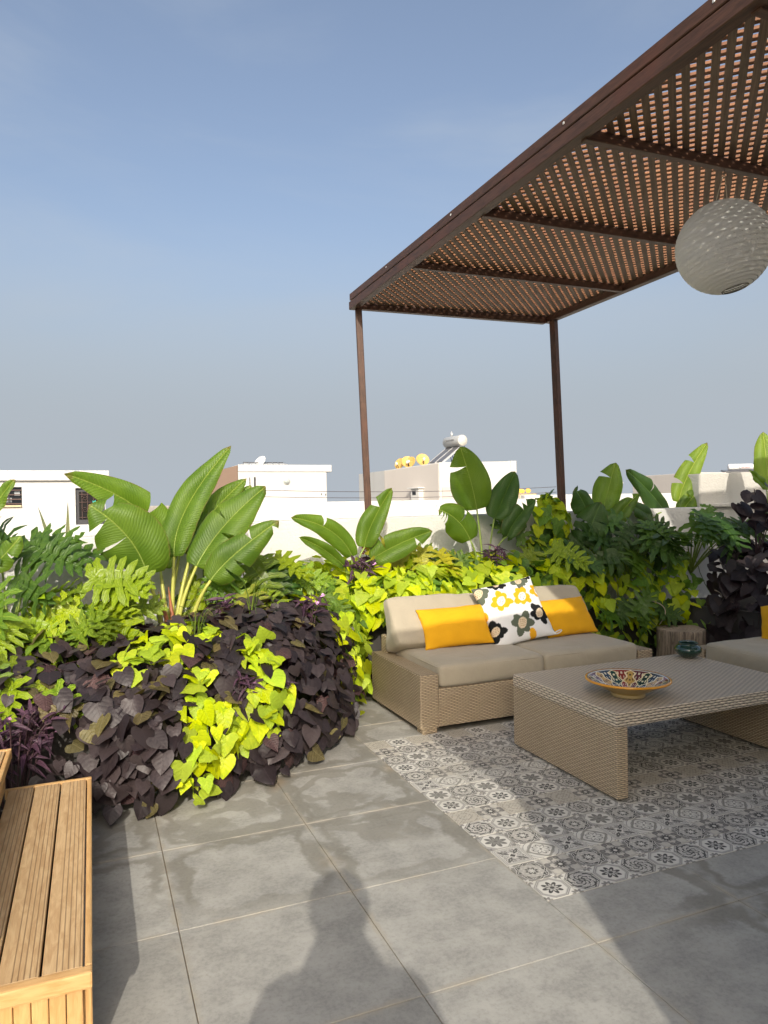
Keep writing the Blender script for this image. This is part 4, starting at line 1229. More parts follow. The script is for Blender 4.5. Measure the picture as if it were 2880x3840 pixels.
# ---- strelitzia (banana-leaved plants): each leaf shaped on its own
FACE = {'f': V(-.38, -.90, .30), 'u': V(-.25, -.50, .80), 'l': V(.05, -.80, .60), 'r': V(-.60, -.75, .20)}
def blade(path, W, fold, nrm, splits, seed):
    q = random.Random(seed); n = len(path) - 1; L = sum((path[i + 1] - path[i]).length for i in range(n))
    fr = []; 
    for i in range(n + 1):
        t = (path[min(i + 1, n)] - path[max(i - 1, 0)]).normalized(); nn = (nrm - t * nrm.dot(t)).normalized(); fr.append((t, nn, t.cross(nn)))
    def shape(u): return max(.0, math.sin(math.pi * min(1, max(0, u)) ** .78)) ** .52 * (1 - .10 * u)
    def point(u, v, s, f, bend, ush):
        uu = min(1, max(0, u + ush)); x = uu * n; i = min(int(x), n - 1); g = x - i
        c = path[i].lerp(path[i + 1], g); t, nn, sd = fr[i]; t2, n2, s2_ = fr[i + 1]
        nn = nn.lerp(n2, g); sd = sd.lerp(s2_, g)
        w_ = W / 2 * shape(u) * v; a = R(f) + bend * v
        cur = .55 * v * v                               # edges roll back a little
        d = sd * s * math.cos(a - cur * .5) + nn * math.sin(a - cur)
        rip = .0016 * math.sin(u * 46 + seed) * v * v + .010 * math.sin(u * 13 + seed * 2 + s) * v
        return c + d * w_ + nn * rip
    vs, fs, uv, ed = [], [], [], []; NV = 6
    for s in (-1, 1):
        cuts = [0.0] + sorted(u for u, sd in splits if sd == s) + [1.0]
        for k in range(len(cuts) - 1):
            ua, ub = cuts[k], cuts[k + 1]; rows = max(3, int((ub - ua) * 26)); bend = R(q.uniform(-15, 13)) if len(cuts) > 2 else R(q.uniform(-3, 3))
            o = len(vs); g0 = q.uniform(.02, .08) if k > 0 else 0; g1 = q.uniform(.02, .08) if k < len(cuts) - 2 else 0
            for i in range(rows + 1):
                f = i / rows; u = ua + (ub - ua) * f
                for j in range(NV + 1):
                    v = j / NV; e = max(0, v - .12)
                    sh = g0 * e * (1 - f) ** 3 - g1 * e * f ** 3 - .05 * v * v * (1 - u)   # side veins sweep towards the tip
                    sh += .09 * v * v * math.sin(math.pi * min(1, u * 1.1)) * .6
                    vs.append(point(u, v, s, fold, bend, sh)); uv.append((u * L, s * v * W / 2 * shape(u))); ed.append((u, v))
            for i in range(rows):
                for j in range(NV):
                    a = o + i * (NV + 1) + j; qd = (a, a + 1, a + NV + 2, a + NV + 1)
                    fs.append(qd if s > 0 else qd[::-1])
    me = mesh_of(vs, fs, uv, 'blade'); ca = me.color_attributes.new('edge', 'FLOAT_COLOR', 'POINT')
    for i, e in enumerate(ed): ca.data[i].color = (e[0], e[1], 0, 1)
    return me
SINFO = {
 'A': ('big many-leaved strelitzia in front of the white wall, its leaves partly torn', ['leaf_strelitzia'] * 8, 'petiole_yellow', .017),
 'B': ('small strelitzia with rolled leaves between the lobed plant and the sofa', ['leaf_strelitzia'] * 4, 'petiole', .013),
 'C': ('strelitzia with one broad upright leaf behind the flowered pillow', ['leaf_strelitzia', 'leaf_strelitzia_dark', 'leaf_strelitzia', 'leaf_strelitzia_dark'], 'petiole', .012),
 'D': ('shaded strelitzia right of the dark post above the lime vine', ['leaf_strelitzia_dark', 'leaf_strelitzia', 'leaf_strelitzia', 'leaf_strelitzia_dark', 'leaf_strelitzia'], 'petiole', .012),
 'E': ('strelitzia with one tall sunlit leaf and one drooping split leaf by the grey wall', ['leaf_strelitzia_dark', 'leaf_strelitzia_sunlit', 'leaf_strelitzia', 'leaf_strelitzia_dark'], 'petiole', .012),
 'F': ('strelitzia rising out of the blackish vine with a glowing leaf', ['leaf_strelitzia_sunlit', 'leaf_strelitzia', 'leaf_strelitzia_dark'], 'petiole', .012),
 'G': ('strelitzia with curled leaves beside the barred-window room side of the bed', ['leaf_strelitzia', 'leaf_strelitzia'], 'petiole', .012)}
def build_strelitzia():
    for key, leaves in STREL.items():
        label, mats, pm, rad = SINFO[key]
        c = sum((V(*l[0]) for l in leaves), V(0, 0, 0)) / len(leaves); base = V(c.x, c.y, .47)
        root = empty('strelitzia', base, label, 'plant', 'banana-leaved strelitzias')
        for k, (r0, b0, m0, t0, W, fold, face, splits) in enumerate(leaves):
            r0, b0, m0, t0 = V(*r0), V(*b0), V(*m0), V(*t0)
            path = bez(b0, m0, t0, 26)
            me = blade([p - base for p in path], W, fold, FACE[face], splits, k * 7 + ord(key))
            bl = mobj('leaf_blade', me, mats[k], root)
            tdir = (path[1] - path[0]).normalized()
            foot = V(r0.x * .6 + base.x * .4, r0.y * .6 + base.y * .4, .47)
            stem = bez(foot, r0, b0, 10)
            q = [p - base for p in stem]
            mobj('petiole', tubem(q, [rad * (1.25 - .75 * i / 10) for i in range(11)], 8), pm, root)
            nrm = FACE[face]
            rib = [p - base - (nrm - (t0 - b0).normalized() * nrm.dot((t0 - b0).normalized())).normalized() * .004 for p in path[:-1]]
            mobj('midrib', tubem(rib, [max(.0010, rad * .38 * (1 - i / 26)) for i in range(26)], 6), 'petiole', bl)
        if key == 'A':
            for k in (0, 1):
                l = leaves[k]; r0 = V(*l[0]) + V(.035, -.012, 0); b1 = r0.lerp(V(*l[1]), .62) + V(.02, -.01, 0)
                mobj('sheath', tubem([V(r0.x, r0.y, .5) - base, r0 - base, b1 - base], [.010, .014, .002], 6), 'sheath_red', root)

# per leaf: petiole knee, blade base, blade middle, tip, width, fold, facing, tears
STREL = {
 'A': [
  ((0.126, 0.8, 0.738), (0.06, 0.78, 0.999), (-0.05, 0.72, 1.231), (-0.251, 0.72, 1.416), 0.383, 14, 'f', ((0.5, -1), (0.78, -1), (0.86, 1))),
  ((0.167, 0.86, 0.731), (0.145, 0.95, 1.023), (0.067, 1.0, 1.348), (-0.374, 0.85, 1.595), 0.271, 25, 'f', ((0.5, 1), (0.75, -1))),
  ((0.204, 0.88, 0.726), (0.226, 0.92, 1.092), (0.315, 0.95, 1.398), (0.601, 1.0, 1.78), 0.235, 34, 'f', ()),
  ((0.236, 0.84, 0.724), (0.349, 0.86, 1.03), (0.524, 0.86, 1.274), (0.791, 0.88, 1.513), 0.295, 26, 'r', ((0.55, -1), (0.42, 1))),
  ((0.317, 0.82, 0.731), (0.42, 0.78, 0.947), (0.564, 0.74, 1.104), (0.833, 0.72, 1.3), 0.23, 20, 'f', ((0.3, 1), (0.45, 1), (0.72, -1), (0.93, 1))),
  ((0.232, 0.9, 0.721), (0.348, 1.0, 1.143), (0.467, 1.04, 1.339), (0.715, 1.1, 1.578), 0.214, 30, 'f', ((0.5, -1), (0.7, 1))),
  ((0.227, 0.95, 0.714), (0.404, 1.1, 1.09), (0.589, 1.1, 1.313), (0.744, 1.1, 1.531), 0.208, 25, 'f', ((0.6, 1), (0.4, -1))),
  ((0.196, 0.95, 0.717), (0.278, 1.05, 1.121), (0.394, 1.08, 1.295), (0.467, 1.1, 1.453), 0.17, 20, 'f', ((0.6, 1),)),
 ],
 'B': [
  ((1.55, 1.42, 0.823), (1.556, 1.42, 1.006), (1.372, 1.36, 1.203), (1.063, 1.3, 1.309), 0.175, 32, 'f', ((0.62, 1),)),
  ((1.512, 1.4, 0.827), (1.48, 1.38, 0.937), (1.305, 1.34, 1.074), (1.116, 1.3, 1.165), 0.125, 48, 'f', ()),
  ((1.562, 1.42, 0.822), (1.654, 1.42, 1.07), (1.728, 1.42, 1.264), (1.887, 1.42, 1.512), 0.218, 44, 'f', ((0.72, -1),)),
  ((1.565, 1.42, 0.822), (1.699, 1.4, 0.975), (1.895, 1.34, 1.086), (2.155, 1.28, 1.182), 0.239, 38, 'f', ((0.75, 1), (0.3, -1))),
 ],
 'C': [
  ((2.728, 1.52, 0.842), (2.665, 1.5, 1.333), (2.6, 1.48, 1.568), (2.498, 1.46, 1.841), 0.35, 12, 'f', ((0.72, -1),)),
  ((2.782, 1.54, 0.846), (2.862, 1.56, 1.253), (2.965, 1.58, 1.425), (3.101, 1.6, 1.649), 0.275, 40, 'f', ()),
  ((2.674, 1.5, 0.85), (2.579, 1.46, 1.087), (2.448, 1.42, 1.246), (2.263, 1.38, 1.341), 0.275, 22, 'f', ((0.8, -1), (0.86, -1), (0.92, -1), (0.45, 1))),
  ((2.817, 1.52, 0.901), (2.946, 1.5, 1.104), (3.039, 1.48, 1.262), (3.199, 1.46, 1.412), 0.208, 42, 'f', ((0.7, -1), (0.8, -1))),
 ],
 'D': [
  ((3.741, 1.5, 0.938), (3.789, 1.5, 1.225), (3.709, 1.48, 1.363), (3.601, 1.46, 1.497), 0.232, 14, 'f', ((0.12, -1), (0.3, -1), (0.9, 1))),
  ((3.848, 1.55, 0.931), (3.994, 1.58, 1.303), (4.08, 1.6, 1.514), (4.158, 1.6, 1.73), 0.269, 18, 'f', ((0.68, -1),)),
  ((3.917, 1.52, 0.93), (3.99, 1.5, 1.115), (4.115, 1.48, 1.287), (4.291, 1.46, 1.445), 0.181, 35, 'f', ((0.85, -1),)),
  ((3.735, 1.46, 0.927), (3.681, 1.42, 1.019), (3.726, 1.4, 1.187), (3.813, 1.38, 1.374), 0.31, 16, 'f', ((0.3, -1), (0.6, 1), (0.5, -1))),
  ((3.911, 1.48, 0.932), (3.983, 1.46, 1.107), (3.979, 1.44, 1.179), (3.995, 1.42, 1.248), 0.083, 50, 'f', ()),
 ],
 'E': [
  ((4.944, 1.72, 1.164), (4.845, 1.72, 1.249), (4.639, 1.68, 1.439), (4.292, 1.62, 1.668), 0.251, 24, 'f', ((0.55, 1),)),
  ((4.993, 1.75, 1.162), (5.042, 1.76, 1.359), (5.186, 1.78, 1.62), (5.462, 1.8, 1.947), 0.232, 34, 'f', ((0.7, -1), (0.35, -1))),
  ((4.97, 1.7, 1.163), (4.99, 1.7, 1.223), (5.142, 1.7, 1.388), (5.375, 1.7, 1.573), 0.183, 36, 'f', ((0.5, -1),)),
  ((4.815, 1.6, 1.169), (4.534, 1.55, 1.22), (4.345, 1.5, 1.296), (4.178, 1.45, 1.341), 0.17, 24, 'f', ()),
 ],
 'F': [
  ((5.362, 1.0, 0.954), (5.416, 1.05, 1.459), (5.437, 1.1, 1.703), (5.459, 1.15, 1.991), 0.243, 22, 'f', ()),
  ((5.352, 1.0, 0.954), (5.313, 1.0, 1.48), (5.195, 0.98, 1.542), (5.045, 0.95, 1.626), 0.111, 40, 'f', ()),
  ((5.357, 0.98, 0.955), (5.324, 0.95, 1.18), (5.188, 0.9, 1.184), (5.038, 0.85, 1.323), 0.164, 20, 'f', ()),
 ],
 'G': [
  ((-0.819, 0.75, 0.991), (-0.75, 0.72, 1.349), (-0.696, 0.7, 1.442), (-0.614, 0.68, 1.556), 0.113, 40, 'f', ()),
  ((-0.807, 0.72, 0.975), (-0.742, 0.68, 1.087), (-0.672, 0.66, 1.151), (-0.585, 0.64, 1.256), 0.141, 25, 'f', ((0.6, 1), (0.8, -1))),
 ],
}
build_strelitzia()

# ---- spiderwort: narrow purple leaves and pink flowers
def lance(droop, fold):
    vs, fs, uv = [], [], []
    for i in range(6):
        t = i / 5; w_ = .105 * math.sin(math.pi * (.10 + .90 * t) ** .8) if i < 5 else .004
        for k in (-1, 0, 1): vs.append(V(w_ * k, t, abs(k) * w_ * fold - droop * t * t)); uv.append((t, k))
    for i in range(5):
        for k in range(2): a = i * 3 + k; fs.append((a, a + 1, a + 4, a + 3))
    return mesh_of(vs, fs, uv, 'lance_leaf')
LANCE = [lance(.25, .8), lance(.5, .6), lance(.1, 1.0)]
for me in LANCE: me.materials.append(M['leaf_spiderwort'])
def petals():
    vs, fs = [], []
    for k in range(3):
        a = k * 2 * math.pi / 3; d = V(math.cos(a), math.sin(a), .35).normalized(); s = V(-math.sin(a), math.cos(a), 0); o = len(vs)
        vs += [V(0, 0, 0), d * .5 + s * .45, d * 1.0, d * .5 - s * .45]; fs.append((o, o + 1, o + 2, o + 3))
    return mesh_of(vs, fs, name='petals')
PETAL = petals(); PETAL.materials.append(M['petal_pink'])
def spiderwort(key, label, base, nst, spread, h, lsize, nfl, seed):
    base = V(*base); plant(key, 'spiderwort', label, 'plant', base, 'purple spiderworts'); root = PLANTS[key][0]; q = random.Random(seed)
    for s in range(nst):
        a = q.uniform(0, 2 * math.pi); rr = spread * math.sqrt(q.random()); end = V(math.cos(a) * rr, math.sin(a) * rr * .7 - spread * .2, h * q.uniform(.55, 1.1))
        pts = bez(V(end.x * .3, end.y * .3, -.1), end * .6 + V(0, 0, .02), end, 6)
        mobj('stem', tubem(pts, .0035, 5), 'stem_purple', root)
        for k in range(5):
            p = pts[min(6, 2 + k)]; an = q.uniform(0, 6.28)
            tip = V(math.cos(an), math.sin(an), q.uniform(.0, .9)); put_leaf(key, q.choice(LANCE), base + p, tip, V(-.2, -.5, .8) + V(q.gauss(0, .3), q.gauss(0, .3), 0), lsize * q.uniform(.7, 1.15))
        if s < nfl:
            o = mobj('flower', PETAL, None, root, pts[-1] + V(0, -.012, .012), (R(q.uniform(20, 70)), 0, q.uniform(0, 6)), (.021,) * 3)
spiderwort('sw1', 'spiderwort thicket with pink flowers beside the stepped bench', (-.58, -.12, .20), 34, .22, .30, .095, 12, 1)
spiderwort('sw2', 'spiderwort sprig in the middle of the dark mound', (.42, -.02, .44), 6, .08, .09, .085, 1, 2)
spiderwort('sw3', 'spiderwort sprig on the crest below the big strelitzia stems', (.48, .68, .70), 5, .07, .14, .10, 1, 3)
spiderwort('sw4', 'spiderwort sprigs among the lime leaves at the small strelitzia', (1.60, 1.34, .82), 8, .14, .17, .10, 2, 4)
spiderwort('sw5', 'spiderwort sprigs behind the flowered pillow', (2.78, 1.36, .80), 9, .16, .22, .10, 2, 5)
spiderwort('sw6', 'spiderwort sprig at the dark mound corner beside the lime heap', (.98, .62, .66), 6, .10, .16, .09, 2, 6)
spiderwort('sw7', 'spiderwort sprig low on the dark mound right flank', (.66, .05, .40), 5, .08, .08, .08, 1, 7)

# ---- grass blades
def grass(label, base, n, L, seed, lean):
    base = V(*base); g = empty('grass_tuft', base, label, 'grass', 'wild grass tufts'); q = random.Random(seed)
    for k in range(n):
        l = L * q.uniform(.6, 1.2); d = V(lean[0] + q.gauss(0, .45), lean[1] + q.gauss(0, .35), 0)
        pts = bez(V(q.gauss(0, .02), q.gauss(0, .02), -.1), V(d.x * l * .25, d.y * l * .25, l * .5), V(d.x * l * .8, d.y * l * .8, l * q.uniform(.35, .8)), 9)
        vs, fs, uv = [], [], []; s = V(-d.y, d.x, .2).normalized()
        for i, p in enumerate(pts):
            w_ = .0042 * (1 - (i / 9) ** 2) + .0004
            vs += [p - s * w_, p + V(0, 0, -.001), p + s * w_]; uv += [(i / 9, -1), (i / 9, 0), (i / 9, 1)]
        for i in range(9):
            for c in range(2): a = i * 3 + c; fs.append((a, a + 1, a + 4, a + 3))
        mobj('grass_blade', mesh_of(vs, fs, uv), 'leaf_blade', g)
grass('thin wild grass arching over the dark mound crest', (.66, .74, .66), 14, .42, 1, (.2, -.4))
grass('thin wild grass hanging beside the lime heap', (1.06, .80, .62), 10, .38, 2, (.1, -.7))
grass('short wild grass among the lime shoots of the dark mound', (.28, .40, .66), 10, .26, 3, (.1, -.7))

# ---- crimson flowers at the far wall
def crimson(label, base, tips, seed):
    base = V(*base); root = empty('crimson_flower', base, label, 'flower', 'crimson flowers'); q = random.Random(seed)
    for t in tips:
        t = V(*t) - base; pts = bez(V(0, 0, 0), t * .5 + V(.02, 0, .03), t, 6); mobj('stem', tubem(pts, .003, 5), 'stem_purple', root)
        for k in range(7):
            a = q.uniform(0, 6.28); p = t + V(.020 * math.cos(a), q.gauss(0, .008), .022 * math.sin(a))
            o = mobj('petal', PETAL, None, root, p, (R(q.uniform(40, 110)), q.uniform(-1, 1), q.uniform(0, 6)), (.022,) * 3); recolour(o, 'petal_crimson')
        for k in range(3):
            o = put_leaf_simple(root, base, base + pts[2 + k], V(q.gauss(0, 1), -.4, q.gauss(0, .4)), V(0, -.7, .7), .07)
def put_leaf_simple(root, base, p, tip, nrm, size):
    z = nrm.normalized(); y = (tip - z * tip.dot(z)).normalized(); x = y.cross(z)
    o = bpy.data.objects.new('leaf', pr.choice(LEAVES['leaf_wine'])); mt = Matrix((x * size, y * size, z * size)).transposed().to_4x4(); mt.translation = p - base
    o.matrix_basis = mt; COL.objects.link(o); o.parent = root; return o
crimson('crimson blossoms on thin stems behind the small strelitzia leaf', (1.80, 1.66, .70), [(1.735, 1.66, 1.035), (1.79, 1.66, 1.06), (1.80, 1.66, 1.09)], 1)
crimson('single crimson blossom low on the wall below the lying strelitzia leaf', (2.02, 1.60, .70), [(2.01, 1.60, .955)], 2)

# ---- spiky blades behind the near wall
def agave():
    base = V(-.42, 1.62, .95); root = empty('agave', base, 'spiky agave blades showing above the near white wall', 'plant')
    for (b, t) in (((-.02, 0, 0), (-.14, .0, .46)), ((.03, .0, 0), (.04, 0, .49)), ((.10, 0, 0), (.42, .02, .47)), ((.22, .02, .10), (.52, .0, .35)), ((.12, .03, 0), (.62, .1, .40))):
        b, t = V(*b), V(*t); vs, fs, uv = [], [], []; d = (t - b).normalized(); s = d.cross(V(0, -1, 0)).normalized()
        pts = bez(b, (b + t) * .5 + V(0, 0, .02), t, 8)
        for i, p in enumerate(pts):
            w_ = .020 * (1 - (i / 8) ** 1.6) + .0006; vs += [p - s * w_ + V(0, -.006, 0), p + V(0, .006, 0), p + s * w_ + V(0, -.006, 0)]; uv += [(i / 8, -1), (i / 8, 0), (i / 8, 1)]
        for i in range(8):
            for c in range(2): a = i * 3 + c; fs.append((a, a + 1, a + 4, a + 3))
        mobj('spiky_blade', mesh_of(vs, fs, uv), 'leaf_agave', root)
agave()
# dry tendrils in the shade
for k, (a, b, c) in enumerate((((4.05, 1.12, .55), (4.18, 1.05, .48), (4.15, 1.08, .34)), ((4.60, .92, .62), (4.66, .90, .55), (4.60, .93, .42)))):
    o = mobj('dry_tendril', tubem(bez(V(*a), V(*b), V(*c), 10), .004, 5), 'dry_stem'); tag(o, ['pale dry tendril hanging above the tree stump', 'pale dry tendril hanging in the blackish vine'][k], 'stem')

# ================================================================== neighbouring roofs
def building(name, loc, label): return empty(name, loc, label, 'building')
def bx(name, parent, base, x0, x1, y0, y1, z0, z1, mat, bev=.01):
    return mobj(name, box(x1 - x0, y1 - y0, z1 - z0, bev), mat, parent, V((x0 + x1) / 2, (y0 + y1) / 2, (z0 + z1) / 2) - V(*base))
# left: white rooftop room with barred window and iron door (front face at y = 24)
F_ = (24 + 3.63) / (9 + 3.63)
def LB(x9, z9): return (-.2404 + (x9 + .2404) * F_, 1.3816 + (z9 - 1.3816) * F_)
bb = (-2.5, 26, 0)
lb = building('rooftop_room', bb, 'white rooftop room with barred window and iron door')
xr, zt = LB(.05, 2.03); _, zc = LB(0, 1.868)
x_d0, z_d1 = LB(-.463, 1.749); x_w1, z_w1 = LB(-1.236, 1.773); _, z_w0 = LB(0, 1.459)
x_w0 = x_w1 - 1.05; x_d1 = x_d0 + .98
# front wall in pieces round the openings
YF = 24.0
for (a, b, c, d) in ((-9.5, x_w0, -1, zc), (x_w0, x_w1, -1, z_w0), (x_w0, x_w1, z_w1, zc), (x_w1, x_d0, -1, zc), (x_d0, x_d1, z_d1, zc), (x_d1, xr - .16, -1, zc)):
    bx('wall', lb, bb, a, b, YF, YF + .2, c, d, 'building_white', 0)
bx('side_wall', lb, bb, xr - .36, xr - .16, YF + .2, YF + 4, -1, zc, 'building_white', 0)
bx('roof_parapet', lb, bb, -9.6, xr, YF - .12, YF + 4.1, zc, zt, 'building_chipped', .02)
bx('back_panel', lb, bb, -9.4, xr - .4, YF + 1.2, YF + 1.3, -1, zc, 'glass_dark', 0)
wn_ = bx('window', lb, bb, x_w0, x_w1, YF + .12, YF + .15, z_w0, z_w1, 'glass_dark', 0)
for k in range(4):
    mobj('pane', box(.17, .01, (z_w1 - z_w0) * .22, 0), 'pale_pane', wn_, (-.38 + .25 * k, -.03, (.12 if k % 2 else -.1)))
for k in range(4):
    mobj('window_bar', box(x_w1 - x_w0 - .02, .03, .035, .004), 'iron_bar', wn_, (0, -.12, (k - 1.5) * (z_w1 - z_w0) / 4.4))
for k in (-.3, .12):
    mobj('window_bar', box(.035, .03, z_w1 - z_w0 - .02, .004), 'dark_metal', wn_, (k, -.085, 0))
mobj('sill', box(.62, .10, .06, .006), 'picket', wn_, (.2, -.17, -(z_w1 - z_w0) / 2 + .03))
dr = bx('door', lb, bb, x_d0, x_d1, YF + .10, YF + .14, -1, z_d1, 'dark_metal', 0)
dh = z_d1 + 1
mobj('door_glazing', box(.76, .02, .98, 0), 'black_gap', dr, (0, -.03, dh / 2 - .62))
for k in (-.28, -.10, .10, .28): mobj('grille_bar', box(.018, .018, .98, 0), 'iron_bar', dr, (k, -.05, dh / 2 - .62))
for k in (-.42, .12, .40): mobj('grille_bar', box(.76, .018, .018, 0), 'iron_bar', dr, (0, -.068, dh / 2 - .62 + k))
for sx, sz in ((-.19, .26), (.19, .26), (-.19, -.16), (.19, -.16)):
    sp = [V(sx + (.02 + .009 * t) * math.cos(t), -.072, dh / 2 - .62 + sz + (.02 + .009 * t) * math.sin(t)) for t in [i * .5 for i in range(20)]]
    mobj('grille_scroll', tubem(sp, .008, 4), 'iron_bar', dr)
cl = []
for i in range(9):
    for j in range(15):
        u, v = i / 8 - .5, j / 14
        cl.append(V(u * (.10 + .26 * v) + .03 * math.sin(v * 5), -.02 * math.sin(u * 14 + v * 3) - .01, -.80 * v + .04 * math.sin(u * 9)))
cf = [(i * 15 + j, (i + 1) * 15 + j, (i + 1) * 15 + j + 1, i * 15 + j + 1) for i in range(8) for j in range(14)]
cm = mesh_of(cl, cf); o = mobj('hanging_cloth', cm, 'turquoise_cloth', None, (x_d0 + .62, YF - .02, z_d1 - .48))
so = o.modifiers.new('thick', 'SOLIDIFY'); so.thickness = .012
tag(o, 'turquoise cloth hanging on the iron door grille', 'cloth')
pole = mobj('antenna_pole', tubem([V(0, 0, 0), V(.28, 0, .62), V(.30, 0, .70)], [.035, .028, .01], 6), 'aluminium', None, (-3.75, 25.5, zt - .02))
tag(pole, 'slanting metal pole on the roof of the barred-window room', 'pole')

# neighbour's long low parapet
for (x0, x1, y, z, lab) in ((2.0, 11.2, 10.5, 1.475, 'long white parapet of the next roof below the solar heater house'), (11.25, 34.0, 14.0, 1.60, 'white parapet of the roof beyond the shaded lobed plants')):
    o = mobj('neighbour_parapet', box(x1 - x0, .22, 4.0, .015), 'building_chipped' if x0 < 3 else 'building_white', None, ((x0 + x1) / 2, y, z - 2.0)); tag(o, lab, 'wall')
o = mobj('neighbour_parapet', box(7.5, .2, 4.0, .015), 'building_white', None, (-3.6, 7.4, 1.185 - 2.0)); tag(o, 'white low parapet at the foot of the barred-window room', 'wall')
o = mobj('concrete_block', box(1.65, .5, 4.0, .02), 'concrete', None, (1.42, 8.6, 1.44 - 2.0)); tag(o, 'bare grey concrete wall behind the tall upright leaf', 'wall')

# middle: white cube with wall lamp
F_ = (24 + 3.63) / (12 + 3.63)
def MB(x, z): return (-.2404 + (x + .2404) * F_, 1.3816 + (z - 1.3816) * F_)
bb = (6.6, 26, 0); mb = building('rooftop_cube', bb, 'white rooftop cube with a round wall lamp')
x0, zt = MB(2.736, 2.32); x1, _ = MB(4.738, 2); xo, zo = MB(4.857, 2.162)
bx('wall', mb, bb, x0, x1, 24, 27.5, -1, zo, 'building_white', .02)
bx('roof_slab', mb, bb, x0, xo, 23.97, 27.5, zo, zt, 'building_white', .02)
xb, zb = MB(2.405, 2.20)
br = prism([(x0 - .005, 24.05), (x0 - .005, 26.6), (xb - .15, 26.6)], -1, zt, 'side_wall', 'render_brown', [zt - .02, zt - .06, zb + .02])
br.parent = mb; br.location = -V(*bb)
lx, lz = MB(3.804, 1.962)
dome = mesh_of(*lathe([(.001, .10), (.05, .098), (.09, .075), (.115, .04), (.12, .0)], 28)); lm = mobj('wall_lamp', dome, 'lamp_glass', mb, V(lx, 23.995, lz) - V(*bb), (R(90), 0, 0))
mobj('lamp_ring', mesh_of(*lathe([(.12, .03), (.145, .03), (.15, .0), (.12, .0)], 28)), 'aluminium', lm)
for px, pz, ph in ((2.98, 1.95, .32), (3.08, 1.94, .40), (3.10, 1.94, .40), (3.09, 1.58, .25), (4.60, 1.66, .07), (4.70, 1.65, .07)):
    ax, az = MB(px, pz); mobj('pipe', box(.028, .028, ph, 0), 'dark_metal', mb, V(ax, 23.97, az) - V(*bb))
# glazed rooflight and dish behind the cube
gx0, gz0 = MB(2.985, 2.315); gx1, _ = MB(4.02, 2.3); gx0b, gz1 = MB(3.03, 2.41); gx1b, _ = MB(3.975, 2.4)
gr = empty('rooflight', (gx0, 24.9, gz0), 'grey ribbed rooflight on the cube with the wall lamp', 'rooflight')
gv = [V(0, 0, 0), V(gx1 - gx0, 0, 0), V(gx1b - gx0, .8, gz1 - gz0 + .02), V(gx0b - gx0, .8, gz1 - gz0 + .02), V(0, 1.6, 0), V(gx1 - gx0, 1.6, 0)]
mobj('glazing', mesh_of(gv, [(0, 1, 2, 3), (3, 2, 5, 4), (0, 3, 4), (1, 5, 2)], smooth=False), 'tank_silver', gr)
for k in range(8):
    f = k / 7; a = gv[0].lerp(gv[1], f) + V(0, -.01, .01); b = gv[3].lerp(gv[2], f) + V(0, -.01, .02)
    mobj('glazing_bar', tubem([a, b], .012, 4), 'aluminium', gr)
mobj('ridge', tubem([gv[3] + V(0, 0, .01), gv[2] + V(0, 0, .01)], .02, 5), 'dark_metal', gr)
def dish(loc, r, mat, label, az, el, group, marks=True, arm=True, cat='satellite dish'):
    d = empty('satellite_dish', loc, label, cat, group)
    pr = [(r * t, .20 * r * t * t) for t in (0.001, .25, .5, .75, .93, 1.0)]
    q = V(math.cos(az) * math.cos(el), math.sin(az) * math.cos(el), math.sin(el)).to_track_quat('Z', 'Y')
    o = mobj('reflector', mesh_of(*lathe(pr, 36)), mat, d, (0, 0, r * .95)); o.rotation_mode = 'QUATERNION'; o.rotation_quaternion = q
    o.modifiers.new('thick', 'SOLIDIFY').thickness = .015
    mobj('mast', tubem([V(0, .06, -.05), V(0, .06, r * .9)], .03, 6), 'dark_metal', d)
    if arm:
        dirv = q @ V(0, 0, 1); low = q @ V(0, -1, 0)
        if low.z > 0: low = -low
        e0 = V(0, 0, r * .95) + low * r * .85; e1 = V(0, 0, r * .95) + dirv * r * .95 + low * r * .42
        mobj('feed_arm', tubem([e0, e1], .018, 5), 'dark_metal', d)
        mobj('feed_horn', mesh_of(*lathe([(.0, -.07), (.05, -.06), (.06, .02), (.04, .07), (0, .08)], 12)), 'dish_white', d, e1)
    if marks:
        for k in range(6):                              # the maker's small dark lettering, too far off to read
            lx_ = -.30 * r + k * .12 * r
            mk = mobj('lettering', box(.075 * r, .05 * r + .03 * r * (k % 2), .004, 0), 'mark_dark', o, (lx_, .38 * r + .02 * r * (k % 3), .052 * r + .012)); 
    return d
dx, dz = MB(3.43, 2.40); dish((dx, 25.6, dz - .25), .30, 'dish_white', 'white dish edge-on above the ribbed rooflight', R(-150), R(35), None, False, False)

# right: beige cube with solar heater
YF = 26.0; F_ = (YF + 3.63) / (14 + 3.63)
def SBp(x, z): return (-.2404 + (x + .2404) * F_, 1.3816 + (z - 1.3816) * F_)
bb = (14.0, 29, 0); sbd = building('rooftop_house', bb, 'beige and white rooftop house carrying the solar heater')
xc, zc = SBp(8.595, 2.527); xr2, zr2 = SBp(11.018, 2.57)
